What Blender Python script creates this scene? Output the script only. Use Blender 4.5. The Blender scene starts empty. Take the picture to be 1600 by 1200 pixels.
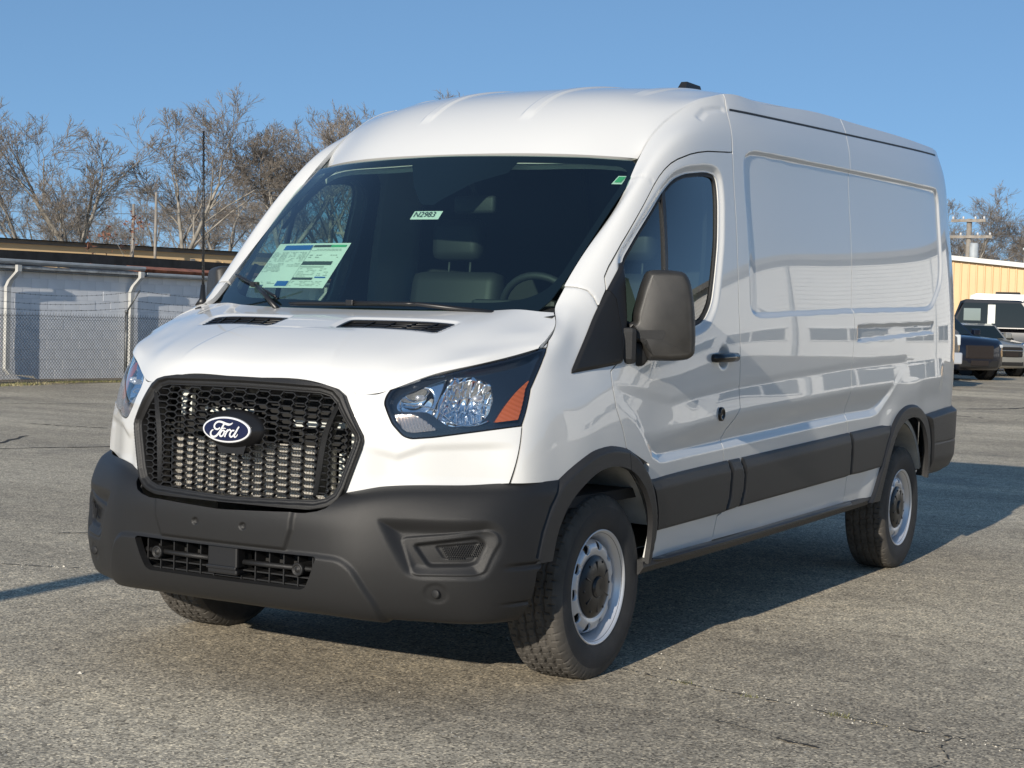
import bpy, bmesh, math, random
import numpy as np
from mathutils import Vector, Matrix
R = math.radians
random.seed(7); rng = np.random.default_rng(7)
sc = bpy.context.scene
# ---------------- camera ----------------
F_PX, CX, CY, CZ, YAW, PITCH, ROLL = 2576.034, 3.81475, -4.51087, 1.32642, .5308032, -.0356092, -.0289278
cam_d = bpy.data.cameras.new('camera'); cam = bpy.data.objects.new('camera', cam_d); sc.collection.objects.link(cam)
sc.camera = cam
def _rot():
    ca, sa, cb, sb, cc, s_ = math.cos(YAW), math.sin(YAW), math.cos(PITCH), math.sin(PITCH), math.cos(ROLL), math.sin(ROLL)
    Rz = np.array([[ca, -sa, 0], [sa, ca, 0], [0, 0, 1]]); Rx = np.array([[1, 0, 0], [0, cb, -sb], [0, sb, cb]]); Ry = np.array([[cc, 0, s_], [0, 1, 0], [-s_, 0, cc]])
    return Rz@Rx@Ry
CR = _rot()          # columns: right, forward, up
M = Matrix.Identity(4)
for i in range(3):
    M[i][0] = CR[i, 0]; M[i][1] = CR[i, 2]; M[i][2] = -CR[i, 1]
M[0][3], M[1][3], M[2][3] = CX, CY, CZ
cam.matrix_world = M
cam_d.sensor_width = 36; cam_d.lens = 36*F_PX/1600; cam_d.clip_start = .05; cam_d.clip_end = 3000
cam_d.dof.use_dof = False
# ---------------- sky and sun ----------------
SUN_DIR = Vector((.27, -2.9, 1.0)).normalized()      # towards the sun
SUN_EL = math.asin(SUN_DIR.z); SUN_AZ = math.atan2(SUN_DIR.x, SUN_DIR.y)
world = bpy.data.worlds.new('World'); sc.world = world; world.use_nodes = True
wn = world.node_tree.nodes; wl = world.node_tree.links
for n in list(wn): wn.remove(n)
sky = wn.new('ShaderNodeTexSky'); sky.sky_type = 'NISHITA'; sky.sun_disc = False
sky.sun_elevation = SUN_EL; sky.sun_rotation = SUN_AZ; sky.altitude = 0; sky.air_density = .5; sky.dust_density = .2; sky.ozone_density = 6.0
bg = wn.new('ShaderNodeBackground'); bg.inputs['Strength'].default_value = .15
wo = wn.new('ShaderNodeOutputWorld'); sg = wn.new('ShaderNodeGamma'); sg.inputs['Gamma'].default_value = .50      # softens the sky's contrast everywhere alike
sm = wn.new('ShaderNodeVectorMath'); sm.operation = 'MULTIPLY'; sm.inputs[1].default_value = (1.05, 1.34, 1.52)
wl.new(sky.outputs[0], sg.inputs[0]); wl.new(sg.outputs[0], sm.inputs[0]); wl.new(sm.outputs[0], bg.inputs[0]); wl.new(bg.outputs[0], wo.inputs[0])
sd = bpy.data.lights.new('sun', 'SUN'); sd.energy = 4.6; sd.angle = R(.53); sd.color = (1, .915, .79)
sun = bpy.data.objects.new('sun', sd); sc.collection.objects.link(sun)
sun.rotation_euler = SUN_DIR.to_track_quat('Z', 'Y').to_euler(); sun.location = (10, -60, 30)
sc.view_settings.view_transform = 'Standard'; sc.view_settings.look = 'None'; sc.view_settings.gamma = 1; sc.view_settings.use_curve_mapping = False
sc.view_settings.exposure = 0.25
sc.render.engine = 'CYCLES'; sc.cycles.max_bounces = 8; sc.cycles.transparent_max_bounces = 24; sc.cycles.glossy_bounces = 4; sc.cycles.sample_clamp_indirect = 8
# ---------- small numeric helpers ----------
def cspline_basis(t, q):
    """cardinal natural-cubic-spline matrix: rows q, columns knots t (clamped outside by linear extension)"""
    t = np.asarray(t, float); q = np.asarray(q, float); n = len(t)
    h = np.diff(t); A = np.zeros((n, n)); B = np.zeros((n, n))
    A[0, 0] = A[-1, -1] = 1
    for i in range(1, n-1):
        A[i, i-1] = h[i-1]; A[i, i] = 2*(h[i-1]+h[i]); A[i, i+1] = h[i]
        B[i, i-1] = 6/h[i-1]; B[i, i] = -6/h[i-1]-6/h[i]; B[i, i+1] = 6/h[i]
    M = np.linalg.solve(A, B)
    k = np.clip(np.searchsorted(t, q)-1, 0, n-2); hk = h[k]
    a = (t[k+1]-q)/hk; b = (q-t[k])/hk; I = np.eye(n)
    return a[:, None]*I[k]+b[:, None]*I[k+1]+((a**3-a)*hk**2/6)[:, None]*M[k]+((b**3-b)*hk**2/6)[:, None]*M[k+1]
def spline(P, n=None, q=None):
    """smooth curve through points P (chord-length parameter)"""
    P = np.asarray(P, float); d = np.sqrt(np.maximum(np.linalg.norm(np.diff(P, axis=0), axis=1), 1e-6))
    t = np.r_[0, np.cumsum(d)]; t /= t[-1]
    if q is None: q = np.linspace(0, 1, n)
    return cspline_basis(t, q) @ P
def resample(P, q):
    """points at arclength fractions q of polyline P"""
    d = np.r_[0, np.cumsum(np.linalg.norm(np.diff(P, axis=0), axis=1))]; d /= d[-1]
    return np.stack([np.interp(q, d, P[:, k]) for k in range(P.shape[1])], 1)
def sst(a, b, x):
    t = np.clip((x-a)/(b-a), 0, 1); return t*t*(3-2*t)
def poly_sdf(poly, X, Y):
    """signed distance to closed polygon, negative inside"""
    P = np.asarray(poly, float); Q = np.roll(P, -1, 0)
    sh = X.shape; x = X.ravel(); y = Y.ravel(); d = np.full(x.shape, 1e9); ins = np.zeros(x.shape, bool)
    for (ax, ay), (bx, by) in zip(P, Q):
        ex, ey = bx-ax, by-ay; L = ex*ex+ey*ey+1e-18
        t = np.clip(((x-ax)*ex+(y-ay)*ey)/L, 0, 1)
        d = np.minimum(d, (x-ax-t*ex)**2+(y-ay-t*ey)**2)
        if ay != by:
            c = (ay > y) != (by > y)
            ins ^= c & (x < ax+(y-ay)*ex/ey)
    d = np.sqrt(d); d[ins] *= -1
    return d.reshape(sh)
def line_dist(P, X, Y):
    P = np.asarray(P, float); x = X.ravel(); y = Y.ravel(); d = np.full(x.shape, 1e9)
    for (ax, ay), (bx, by) in zip(P[:-1], P[1:]):
        ex, ey = bx-ax, by-ay; L = ex*ex+ey*ey+1e-18
        t = np.clip(((x-ax)*ex+(y-ay)*ey)/L, 0, 1)
        d = np.minimum(d, (x-ax-t*ex)**2+(y-ay-t*ey)**2)
    return np.sqrt(d).reshape(X.shape)
def rounded(poly, r, seg=6):
    """round polygon corners; r scalar or per-corner list"""
    P = [np.asarray(p, float) for p in poly]; n = len(P); out = []
    for i in range(n):
        ri = r[i] if hasattr(r, '__len__') else r
        a, b, c = P[i-1], P[i], P[(i+1) % n]
        if ri <= 0: out.append(b); continue
        u = (a-b)/np.linalg.norm(a-b); w = (c-b)/np.linalg.norm(c-b)
        t = min(ri, .48*np.linalg.norm(a-b), .48*np.linalg.norm(c-b))
        p0 = b+u*t; p1 = b+w*t
        for k in range(seg+1):
            s = k/seg; out.append((1-s)**2*p0+2*s*(1-s)*b+s*s*p1)
    return np.array(out)
# ---------- tensor surface through columns of 3-D points ----------
NV = 15
VL = np.linspace(0, 1, NV)
def col_levels(pts, zb):
    """pts bottom->top, (x,y,z); NV points: first half runs from the bottom to height zb, second from zb to the top (by arclength)"""
    c = spline(pts, 400)
    i = int(np.clip(np.argmin(np.abs(c[:, 2]-zb)), 3, 396))
    lo = resample(c[:i+1], np.linspace(0, 1, NV//2+1)); hi = resample(c[i:], np.linspace(0, 1, NV//2+1))
    return np.vstack([lo, hi[1:]])
class Tensor:
    def __init__(s, cols, zbs, upow=1.0):
        s.C = np.array([col_levels(c, z) for c, z in zip(cols, zbs)])        # K x NV x 3
        mid = s.C[:, NV//2]
        s.t = np.r_[0, np.cumsum(np.linalg.norm(np.diff(mid, axis=0), axis=1)**upow)]
    def grid(s, u, v):
        Bu = cspline_basis(s.t, u); Bv = cspline_basis(VL, v)
        return np.einsum('uk,kjc,vj->uvc', Bu, s.C, Bv)
def normals(G):
    du = np.gradient(G, axis=0); dv = np.gradient(G, axis=1)
    n = np.cross(du, dv); return n/np.maximum(np.linalg.norm(n, axis=2, keepdims=True), 1e-9)
# ---------- the van's side wall: nose, fender, flank, A pillar, rear corner (driver side, x>0) ----------
ZP = [.40, .60, .78, .95, 1.07, 1.20, 1.35, 1.6, 1.9, 2.15, 2.28]
XP = [.995, 1.010, 1.018, 1.024, 1.029, 1.033, 1.031, 1.019, .992, .963, .947]
def flank(y, dx=0., dy=0., zc=None):
    p = [(x-dx, y+dy*(z-1), z) for z, x in zip(ZP, XP)]
    zc = zc if zc else float(np.interp(y, [2.15, 2.6, 3.2, 4.0, 4.8, 5.6, 5.95], [2.348, 2.385, 2.425, 2.452, 2.472, 2.482, 2.480]))
    p = [q for q in p if q[2] < zc-.07]
    p += [(.935-dx, y+dy*1.3, zc-.05), (.915-dx, y+dy*1.3, zc-.015), (.885-dx, y+dy*1.3, zc)]
    return p
def nose(x, y, top, dz):
    # y at z .95; leaning back above; top=(y,z)
    return [(x, y-.012, .55), (x, y-.012, .70), (x, y-.006, .85), (x, y, .95)]+dz+[(x, top[0], top[1])]
COLS = [
 (nose(0.0, .045, (.100, 1.115), [(0.0, .062, 1.04)]), .95),
 (nose(.20, .050, (.102, 1.114), [(.20, .066, 1.04)]), .95),
 (nose(.40, .078, (.116, 1.096), [(.40, .090, 1.03)]), .95),
 (nose(.48, .102, (.146, 1.079), [(.48, .115, 1.02)]), .95),
 (nose(.545, .130, (.174, 1.081), [(.545, .145, 1.02)]), .95),
 (nose(.60, .160, (.222, 1.122), [(.60, .178, 1.03)]), .95),
 (nose(.68, .205, (.272, 1.143), [(.68, .223, 1.04)]), .95),
 (nose(.80, .297, (.378, 1.183), [(.80, .313, 1.04), (.80, .342, 1.11)]), .96),
 ([(.917, .375, .55), (.915, .375, .70), (.911, .376, .85), (.903, .383, .95), (.892, .405, 1.06), (.879, .455, 1.16), (.870, .50, 1.215)], .98),
 ([(.976, .440, .50), (.976, .44, .70), (.973, .443, .85), (.964, .453, .95), (.948, .480, 1.06), (.928, .535, 1.17), (.916, .575, 1.237)], 1.0),
 ([(.995, .60, .45), (1.0, .60, .60), (1.004, .60, .78), (.999, .60, .95), (.988, .605, 1.06), (.962, .63, 1.18), (.945, .645, 1.235), (.920, .665, 1.272)], 1.02),
 ([(.998, .80, .42), (1.012, .80, .60), (1.020, .80, .78), (1.018, .80, .95), (1.008, .80, 1.07), (.985, .80, 1.18), (.955, .80, 1.27), (.922, .785, 1.325), (.888, .775, 1.345)], 1.05),
 ([(.995, .9, .41), (1.013, .9, .6), (1.023, .9, .78), (1.022, .9, .95), (1.016, .9, 1.07), (1.0, .9, 1.18), (.97, .892, 1.285), (.928, .878, 1.355), (.875, .862, 1.392), (.838, .85, 1.385)], 1.055),
 ([(.995, 1.0, .40), (1.014, 1.0, .60), (1.026, 1.0, .78), (1.026, 1.0, .95), (1.022, 1.0, 1.07), (1.010, 1.0, 1.18), (.985, .99, 1.30), (.945, .965, 1.385), (.895, .935, 1.43), (.822, .90, 1.425)], 1.06),
 ([(.995, 1.2, .40), (1.014, 1.2, .60), (1.028, 1.2, .78), (1.029, 1.2, .95), (1.028, 1.2, 1.07), (1.023, 1.2, 1.20), (1.005, 1.2, 1.35), (.975, 1.19, 1.50), (.93, 1.16, 1.61), (.872, 1.12, 1.635), (.822, 1.09, 1.598)], 1.07),
 ([(.995, 1.5, .40), (1.012, 1.5, .60), (1.025, 1.5, .78), (1.028, 1.5, .95), (1.030, 1.5, 1.07), (1.029, 1.5, 1.20), (1.018, 1.5, 1.35), (.992, 1.5, 1.6), (.958, 1.49, 1.80), (.915, 1.46, 1.92), (.872, 1.42, 1.925), (.835, 1.38, 1.845)], 1.07),
 ([(.995, 1.8, .40), (1.010, 1.8, .60), (1.020, 1.8, .78), (1.026, 1.8, .95), (1.030, 1.8, 1.07), (1.032, 1.8, 1.20), (1.026, 1.8, 1.35), (1.006, 1.8, 1.6), (.970, 1.8, 1.9), (.930, 1.78, 2.11), (.880, 1.73, 2.175), (.815, 1.68, 2.12)], 1.07),
 ([(.995, 2.15, .40), (1.010, 2.15, .60), (1.018, 2.15, .78), (1.024, 2.15, .95), (1.029, 2.15, 1.07), (1.033, 2.15, 1.20), (1.030, 2.15, 1.35), (1.014, 2.15, 1.6), (.984, 2.16, 1.9), (.950, 2.17, 2.15), (.925, 2.17, 2.27), (.90, 2.165, 2.325), (.865, 2.15, 2.348)], 1.07),
 (flank(2.6), 1.07), (flank(3.2), 1.07), (flank(4.0), 1.07), (flank(4.8, .002), 1.07),
 (flank(5.3, .012), 1.07), (flank(5.6, .028, -.03), 1.07), (flank(5.78, .055, -.05), 1.07), (flank(5.87, .10, -.06), 1.07),
 (flank(5.915, .17, -.06), 1.07), (flank(5.935, .30, -.06), 1.07)]
SIDE = Tensor([c for c, z in COLS], [z for c, z in COLS])
# bumper (front)
BC = [
 ([(0, .10, .31), (0, .035, .335), (0, .003, .40), (0, -.010, .50), (0, -.018, .58), (0, -.015, .66), (0, .010, .70), (0, .06, .715)], .50),
 ([(.2, .10, .31), (.2, .037, .335), (.2, .007, .40), (.2, -.006, .50), (.2, -.014, .58), (.2, -.011, .66), (.2, .015, .70), (.2, .065, .715)], .50),
 ([(.4, .11, .31), (.4, .045, .335), (.4, .015, .40), (.4, .003, .50), (.4, .0, .58), (.4, .006, .66), (.4, .04, .71), (.4, .085, .725)], .50),
 ([(.55, .14, .305), (.55, .08, .325), (.55, .045, .40), (.55, .030, .50), (.55, .030, .58), (.55, .040, .66), (.55, .075, .73), (.55, .13, .755)], .50),
 ([(.68, .20, .30), (.68, .15, .315), (.68, .112, .40), (.68, .098, .50), (.68, .098, .58), (.68, .112, .67), (.68, .15, .745), (.68, .20, .768)], .50),
 ([(.82, .27, .295), (.82, .235, .31), (.82, .195, .40), (.82, .18, .50), (.82, .18, .58), (.82, .20, .67), (.82, .25, .75), (.82, .29, .772)], .50),
 ([(.91, .36, .295), (.925, .33, .31), (.94, .30, .40), (.943, .287, .50), (.943, .287, .58), (.938, .30, .67), (.925, .34, .755), (.90, .37, .778)], .50),
 ([(.955, .46, .30), (.975, .44, .33), (.998, .42, .40), (1.004, .408, .50), (1.004, .408, .58), (1.0, .41, .67), (.985, .43, .76), (.965, .445, .780)], .50),
 ([(.98, .60, .325), (1.0, .60, .36), (1.020, .60, .43), (1.028, .60, .50), (1.030, .60, .58), (1.030, .60, .67), (1.025, .60, .765), (1.01, .60, .783)], .50),
 ([(.98, .72, .335), (1.0, .72, .37), (1.022, .72, .43), (1.034, .72, .50), (1.038, .72, .58), (1.038, .72, .67), (1.035, .72, .765), (1.02, .72, .785)], .50)]
BUMP = Tensor([c for c, z in BC], [z for c, z in BC])
# hood: columns front -> rear (z grows), split at a mid height
HC = [
 ([(0, .098, 1.113), (0, .120, 1.160), (0, .18, 1.205), (0, .30, 1.262), (0, .42, 1.305), (0, .53, 1.337), (0, .74, 1.372)], 1.29),
 ([(.3, .106, 1.111), (.3, .13, 1.160), (.3, .19, 1.207), (.295, .31, 1.262), (.29, .43, 1.303), (.285, .55, 1.336), (.28, .75, 1.373)], 1.29),
 ([(.45, .133, 1.080), (.45, .149, 1.132), (.449, .205, 1.19), (.446, .33, 1.252), (.442, .45, 1.297), (.44, .57, 1.334), (.43, .765, 1.375)], 1.285),
 ([(.515, .159, 1.076), (.515, .176, 1.130), (.513, .225, 1.186), (.508, .345, 1.248), (.50, .465, 1.295), (.495, .585, 1.334), (.485, .772, 1.376)], 1.283),
 ([(.565, .187, 1.090), (.564, .203, 1.135), (.562, .245, 1.18), (.558, .36, 1.243), (.55, .48, 1.292), (.545, .60, 1.333), (.54, .78, 1.377)], 1.28),
 ([(.68, .268, 1.145), (.68, .282, 1.168), (.678, .32, 1.195), (.67, .41, 1.237), (.66, .51, 1.283), (.65, .62, 1.325), (.63, .80, 1.380)], 1.275),
 ([(.80, .375, 1.186), (.798, .388, 1.205), (.793, .425, 1.226), (.785, .49, 1.252), (.775, .57, 1.288), (.76, .67, 1.325), (.72, .825, 1.382)], 1.275),
 ([(.869, .50, 1.218), (.866, .51, 1.230), (.862, .53, 1.245), (.852, .58, 1.270), (.842, .63, 1.295), (.825, .71, 1.325), (.785, .835, 1.380)], 1.28),
 ([(.920, .598, 1.247), (.921, .610, 1.258), (.921, .635, 1.270), (.917, .670, 1.287), (.910, .71, 1.306), (.895, .762, 1.334), (.838, .850, 1.378)], 1.29)]
HOOD = Tensor([c for c, z in HC], [z for c, z in HC])
# windscreen
WC = [
 ([(0, .68, 1.325), (0, .86, 1.50), (0, 1.03, 1.68), (0, 1.21, 1.86), (0, 1.385, 2.035)], 1.68),
 ([(.3, .69, 1.325), (.3, .872, 1.50), (.3, 1.047, 1.68), (.3, 1.228, 1.86), (.3, 1.40, 2.034)], 1.68),
 ([(.6, .735, 1.325), (.6, .925, 1.50), (.6, 1.11, 1.68), (.6, 1.30, 1.86), (.6, 1.48, 2.028)], 1.68),
 ([(.79, .80, 1.325), (.80, .99, 1.50), (.81, 1.18, 1.68), (.825, 1.38, 1.86), (.84, 1.575, 2.015)], 1.68)]
WS = Tensor([c for c, z in WC], [z for c, z in WC])
# roof skin (columns front -> rear)
def rcol(x, yf, zf, drop, ye=5.87):
    P = [(x, yf, zf), (x, yf+.085, zf+.082), (x, yf+.20, zf+.175), (x, yf+.36, zf+.270-drop*.1), (x, yf+.58, zf+.345-drop*.3)]
    P += [(x, y, z-drop) for y, z in ((2.4, 2.450), (3.0, 2.485), (4.0, 2.515), (5.0, 2.532), (5.6, 2.532))]
    P += [(x, ye-.10, 2.525-drop), (x, ye-.02, 2.45-drop)]
    return P
RC = [rcol(0, 1.385, 2.035, 0), rcol(.3, 1.40, 2.034, .005), rcol(.6, 1.48, 2.028, .022), rcol(.75, 1.56, 2.022, .042),
 [(.790, 1.60, 2.018), (.815, 1.68, 2.115), (.830, 1.87, 2.235), (.862, 2.15, 2.345), (.880, 2.6, 2.383), (.880, 3.2, 2.424), (.880, 4.0, 2.451), (.880, 4.8, 2.471), (.872, 5.3, 2.474), (.852, 5.55, 2.470), (.815, 5.70, 2.458), (.76, 5.78, 2.43)]]
class Loft:
    """columns given as point lists, all resampled by arclength"""
    def __init__(s, cols, n=40):
        s.C = np.array([resample(spline(c, 600), np.linspace(0, 1, n)) for c in cols]); s.n = n
        mid = s.C[:, n//2]; s.t = np.r_[0, np.cumsum(np.linalg.norm(np.diff(mid, axis=0), axis=1))]
    def grid(s, u, v):
        return np.einsum('uk,kjc,vj->uvc', cspline_basis(s.t, u), s.C, cspline_basis(np.linspace(0, 1, s.n), v))
ROOF = Loft(RC)
# ---------------- object helpers ----------------
COL = sc.collection
def empty(name, loc=(0, 0, 0), label=None, cat=None, group=None, parent=None, rz=0):
    o = bpy.data.objects.new(name, None); COL.objects.link(o); o.location = loc; o.rotation_euler = (0, 0, rz); o.empty_display_size = .2
    if parent: o.parent = parent
    tag(o, label, cat, group); return o
def tag(o, label=None, cat=None, group=None, kind=None):
    if label: o['label'] = label
    if cat: o['category'] = cat
    if group: o['group'] = group
    if kind: o['kind'] = kind
    return o
def new_mesh(name, V, faces, mat, smooth=True):
    V = np.asarray(V, float); me = bpy.data.meshes.new(name)
    me.vertices.add(len(V)); me.vertices.foreach_set('co', V.astype(np.float32).ravel())
    if isinstance(faces, np.ndarray):
        n = faces.shape[1]; lens = np.full(len(faces), n); flat = faces.ravel()
    else:
        lens = np.array([len(f) for f in faces]); flat = np.concatenate([np.asarray(f) for f in faces]) if len(faces) else np.zeros(0, int)
    me.loops.add(len(flat)); me.loops.foreach_set('vertex_index', flat.astype(np.int32))
    me.polygons.add(len(lens)); st = np.r_[0, np.cumsum(lens)[:-1]] if len(lens) else np.zeros(0, int)
    me.polygons.foreach_set('loop_start', st.astype(np.int32)); me.polygons.foreach_set('loop_total', lens.astype(np.int32))
    me.polygons.foreach_set('use_smooth', np.full(len(lens), bool(smooth)))
    me.update(calc_edges=True); me.validate()
    mats = mat if isinstance(mat, (list, tuple)) else [mat]
    for m in mats: me.materials.append(m)
    return me
def link(name, me, parent=None, label=None):
    o = bpy.data.objects.new(name, me); COL.objects.link(o)
    if parent: o.parent = parent
    if label: o['label'] = label
    return o
def obj(name, V, faces, mat, parent=None, smooth=True, label=None):
    return link(name, new_mesh(name, V, faces, mat, smooth), parent, label)
class MB:
    """collects simple solids into one mesh"""
    def __init__(s): s.V = []; s.F = []; s.n = 0; s.S = []; s.mi = []
    def add(s, V, F, smooth=False, mi=0):
        V = np.asarray(V, float); s.V.append(V); s.F += [tuple(int(i)+s.n for i in f) for f in F]; s.n += len(V); s.S += [smooth]*len(F); s.mi += [mi]*len(F); return s
    def box(s, c, d, rot=None, mi=0):
        x, y, z = d[0]/2, d[1]/2, d[2]/2
        V = np.array([[-x, -y, -z], [x, -y, -z], [x, y, -z], [-x, y, -z], [-x, -y, z], [x, -y, z], [x, y, z], [-x, y, z]])
        if rot is not None: V = V@np.array(rot).T
        return s.add(V+np.array(c), [(0, 3, 2, 1), (4, 5, 6, 7), (0, 1, 5, 4), (1, 2, 6, 5), (2, 3, 7, 6), (3, 0, 4, 7)], mi=mi)
    def bevbox(s, c, d, b, rot=None, mi=0, smooth=False):
        """box with chamfered edges (b metres)"""
        bm = bmesh.new(); bmesh.ops.create_cube(bm, size=1)
        for v in bm.verts: v.co = Vector((v.co.x*d[0], v.co.y*d[1], v.co.z*d[2]))
        bmesh.ops.bevel(bm, geom=bm.edges[:], offset=b, segments=2, profile=.6, affect='EDGES')
        V = np.array([v.co[:] for v in bm.verts]); bm.verts.ensure_lookup_table(); F = [tuple(v.index for v in f.verts) for f in bm.faces]; bm.free()
        if rot is not None: V = V@np.array(rot).T
        return s.add(V+np.array(c), F, smooth, mi)
    def quad(s, p, mi=0): return s.add(p, [(0, 1, 2, 3)], mi=mi)
    def prism(s, poly, z0, z1, axis='z', smooth=False, mi=0):
        """extrude 2-D polygon (ccw) along an axis: z:(x,y) y:(x,z) x:(y,z)"""
        P = np.asarray(poly, float); n = len(P)
        def mk(h):
            if axis == 'z': return np.c_[P, np.full(n, h)]
            if axis == 'y': return np.c_[P[:, 0], np.full(n, h), P[:, 1]]
            return np.c_[np.full(n, h), P]
        V = np.vstack([mk(z0), mk(z1)])
        F = [tuple(range(n-1, -1, -1)), tuple(range(n, 2*n))]+[(i, (i+1) % n, n+(i+1) % n, n+i) for i in range(n)]
        return s.add(V, F, smooth, mi)
    def tube(s, pts, r, seg=8, caps=True, mi=0, smooth=True, up=None):
        P = np.asarray(pts, float); n = len(P); r = np.broadcast_to(np.asarray(r, float), (n,))
        T = np.gradient(P, axis=0); T /= np.maximum(np.linalg.norm(T, axis=1, keepdims=True), 1e-9)
        a = np.array([0, 0, 1.]) if abs(T[0, 2]) < .9 else np.array([1., 0, 0]); V = []
        u = np.cross(T[0], a); u /= np.linalg.norm(u)
        for i in range(n):
            u = u-T[i]*(u@T[i]); u /= max(np.linalg.norm(u), 1e-9); w = np.cross(T[i], u)
            th = np.arange(seg)*2*np.pi/seg
            V.append(P[i]+r[i]*(np.cos(th)[:, None]*u+np.sin(th)[:, None]*w))
        V = np.vstack(V); F = [(i*seg+j, i*seg+(j+1) % seg, (i+1)*seg+(j+1) % seg, (i+1)*seg+j) for i in range(n-1) for j in range(seg)]
        if caps: F += [tuple(range(seg-1, -1, -1)), tuple(range((n-1)*seg, n*seg))]
        return s.add(V, F, smooth, mi)
    def lathe(s, prof, seg=48, axis='x', c=(0, 0, 0), mi=0, smooth=True, closed=False):
        """prof: list of (a, r) along the axis"""
        P = np.asarray(prof, float); n = len(P); th = np.arange(seg)*2*np.pi/seg; V = np.zeros((n, seg, 3))
        ca, sa = np.cos(th), np.sin(th)
        if axis == 'x': V[..., 0] = P[:, 0:1]; V[..., 1] = P[:, 1:2]*ca; V[..., 2] = P[:, 1:2]*sa
        elif axis == 'z': V[..., 2] = P[:, 0:1]; V[..., 0] = P[:, 1:2]*ca; V[..., 1] = P[:, 1:2]*sa
        else: V[..., 1] = P[:, 0:1]; V[..., 2] = P[:, 1:2]*ca; V[..., 0] = P[:, 1:2]*sa
        V = V.reshape(-1, 3)+np.array(c); F = []
        for i in range(n-1 if not closed else n):
            k = (i+1) % n
            F += [(i*seg+j, i*seg+(j+1) % seg, k*seg+(j+1) % seg, k*seg+j) for j in range(seg)]
        return s.add(V, F, smooth, mi)
    def build(s, name, mat, parent=None, label=None, sharp=None):
        me = new_mesh(name, np.vstack(s.V), s.F, mat)
        me.polygons.foreach_set('use_smooth', np.array(s.S)); me.polygons.foreach_set('material_index', np.array(s.mi, dtype=np.int32))
        if sharp: me.set_sharp_from_angle(angle=R(sharp))
        return link(name, me, parent, label)
# ---------------- clipped surface patches ----------------
def clip(V, quads, polys, f):
    """keep the part of the mesh where f > 0; V holds attributes per vertex"""
    ok = f > 0; c = ok[quads].sum(1) if len(quads) else np.zeros(0)
    keepq = quads[c == quads.shape[1]]; cut = [list(q) for q in quads[(c > 0) & (c < quads.shape[1])]]
    out = []; newV = []; cache = {}; n = len(V)
    for p in cut+[list(p) for p in polys]:
        k = len(p); o = [ok[i] for i in p]
        if all(o): out.append(p); continue
        if not any(o): continue
        q = []
        for i in range(k):
            a, b = p[i], p[(i+1) % k]
            if ok[a]: q.append(a)
            if ok[a] != ok[b]:
                key = (a, b) if a < b else (b, a)
                if key not in cache:
                    fa, fb = f[key[0]], f[key[1]]; t = min(max(fa/(fa-fb), .0), 1.)
                    cache[key] = n+len(newV); newV.append(V[key[0]]*(1-t)+V[key[1]]*t)
                q.append(cache[key])
        if len(q) >= 3: out.append(q)
    if newV: V = np.vstack([V, np.array(newV)])
    return V, keepq, out
def patch(name, T, us, vs, mat, parent, keeps=(), disp=None, rim=.018, mirror=False, label=None, both=False, sharp=None):
    us = np.asarray(us, float); vs = np.asarray(vs, float)
    G = T.grid(us, vs); N = normals(G); nu, nv = G.shape[:2]
    A = np.concatenate([G, N], 2).reshape(-1, 6)
    i = np.arange(nu-1)[:, None]*nv+np.arange(nv-1)[None, :]; i = i.ravel()
    Q = np.stack([i, i+nv, i+nv+1, i+1], 1); polys = []
    for k in keeps: A, Q, polys = clip(A, Q, polys, k(A[:, :3]))
    # compact
    used = np.unique(np.concatenate([Q.ravel()]+[np.array(p) for p in polys]).astype(int)); mp = np.full(len(A), -1); mp[used] = np.arange(len(used))
    A = A[used]; Q = mp[Q]; polys = [[int(mp[j]) for j in p] for p in polys]
    P = A[:, :3].copy(); Nn = A[:, 3:]; Nn = Nn/np.maximum(np.linalg.norm(Nn, axis=1, keepdims=True), 1e-9)
    if disp is not None: P = P+Nn*(disp(A[:, :3]) if callable(disp) else disp)[:, None] if callable(disp) else P+Nn*disp
    nV = len(P); smooth = np.ones(len(Q)+len(polys), bool); faces = [tuple(q) for q in Q.tolist()]+[tuple(p) for p in polys]
    if rim:
        a = [Q[:, [k, (k+1) % 4]] for k in range(4)]
        if polys: a.append(np.array([(p[k], p[(k+1) % len(p)]) for p in polys for k in range(len(p))]))
        E = np.vstack(a); key = E[:, 0]*nV+E[:, 1]; rev = E[:, 1]*nV+E[:, 0]
        B = E[~np.isin(key, rev)]; b = np.unique(B); m2 = np.full(nV, -1); m2[b] = np.arange(len(b))
        P = np.vstack([P, P[b], P[b]-Nn[b]*rim]); o = nV; o2 = nV+len(b)
        rf = [(int(o+m2[y]), int(o+m2[x]), int(o2+m2[x]), int(o2+m2[y])) for x, y in B]
        faces += rf
    if mirror: P = P*[-1, 1, 1]; faces = [f[::-1] for f in faces]
    return obj(name, P, faces, mat, parent, True, label)
def uy(y):
    """u on SIDE for a given y at mid height"""
    return np.interp(y, SIDE.C[6:, NV//2, 1], SIDE.t[6:])
def inpoly(poly, ax=(1, 2), grow=0.):
    P_ = np.asarray(poly, float)
    return lambda P: grow-poly_sdf(P_, P[:, ax[0]], P[:, ax[1]])
def outpoly(poly, ax=(1, 2), grow=0.):
    P_ = np.asarray(poly, float)
    return lambda P: poly_sdf(P_, P[:, ax[0]], P[:, ax[1]])-grow
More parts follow.
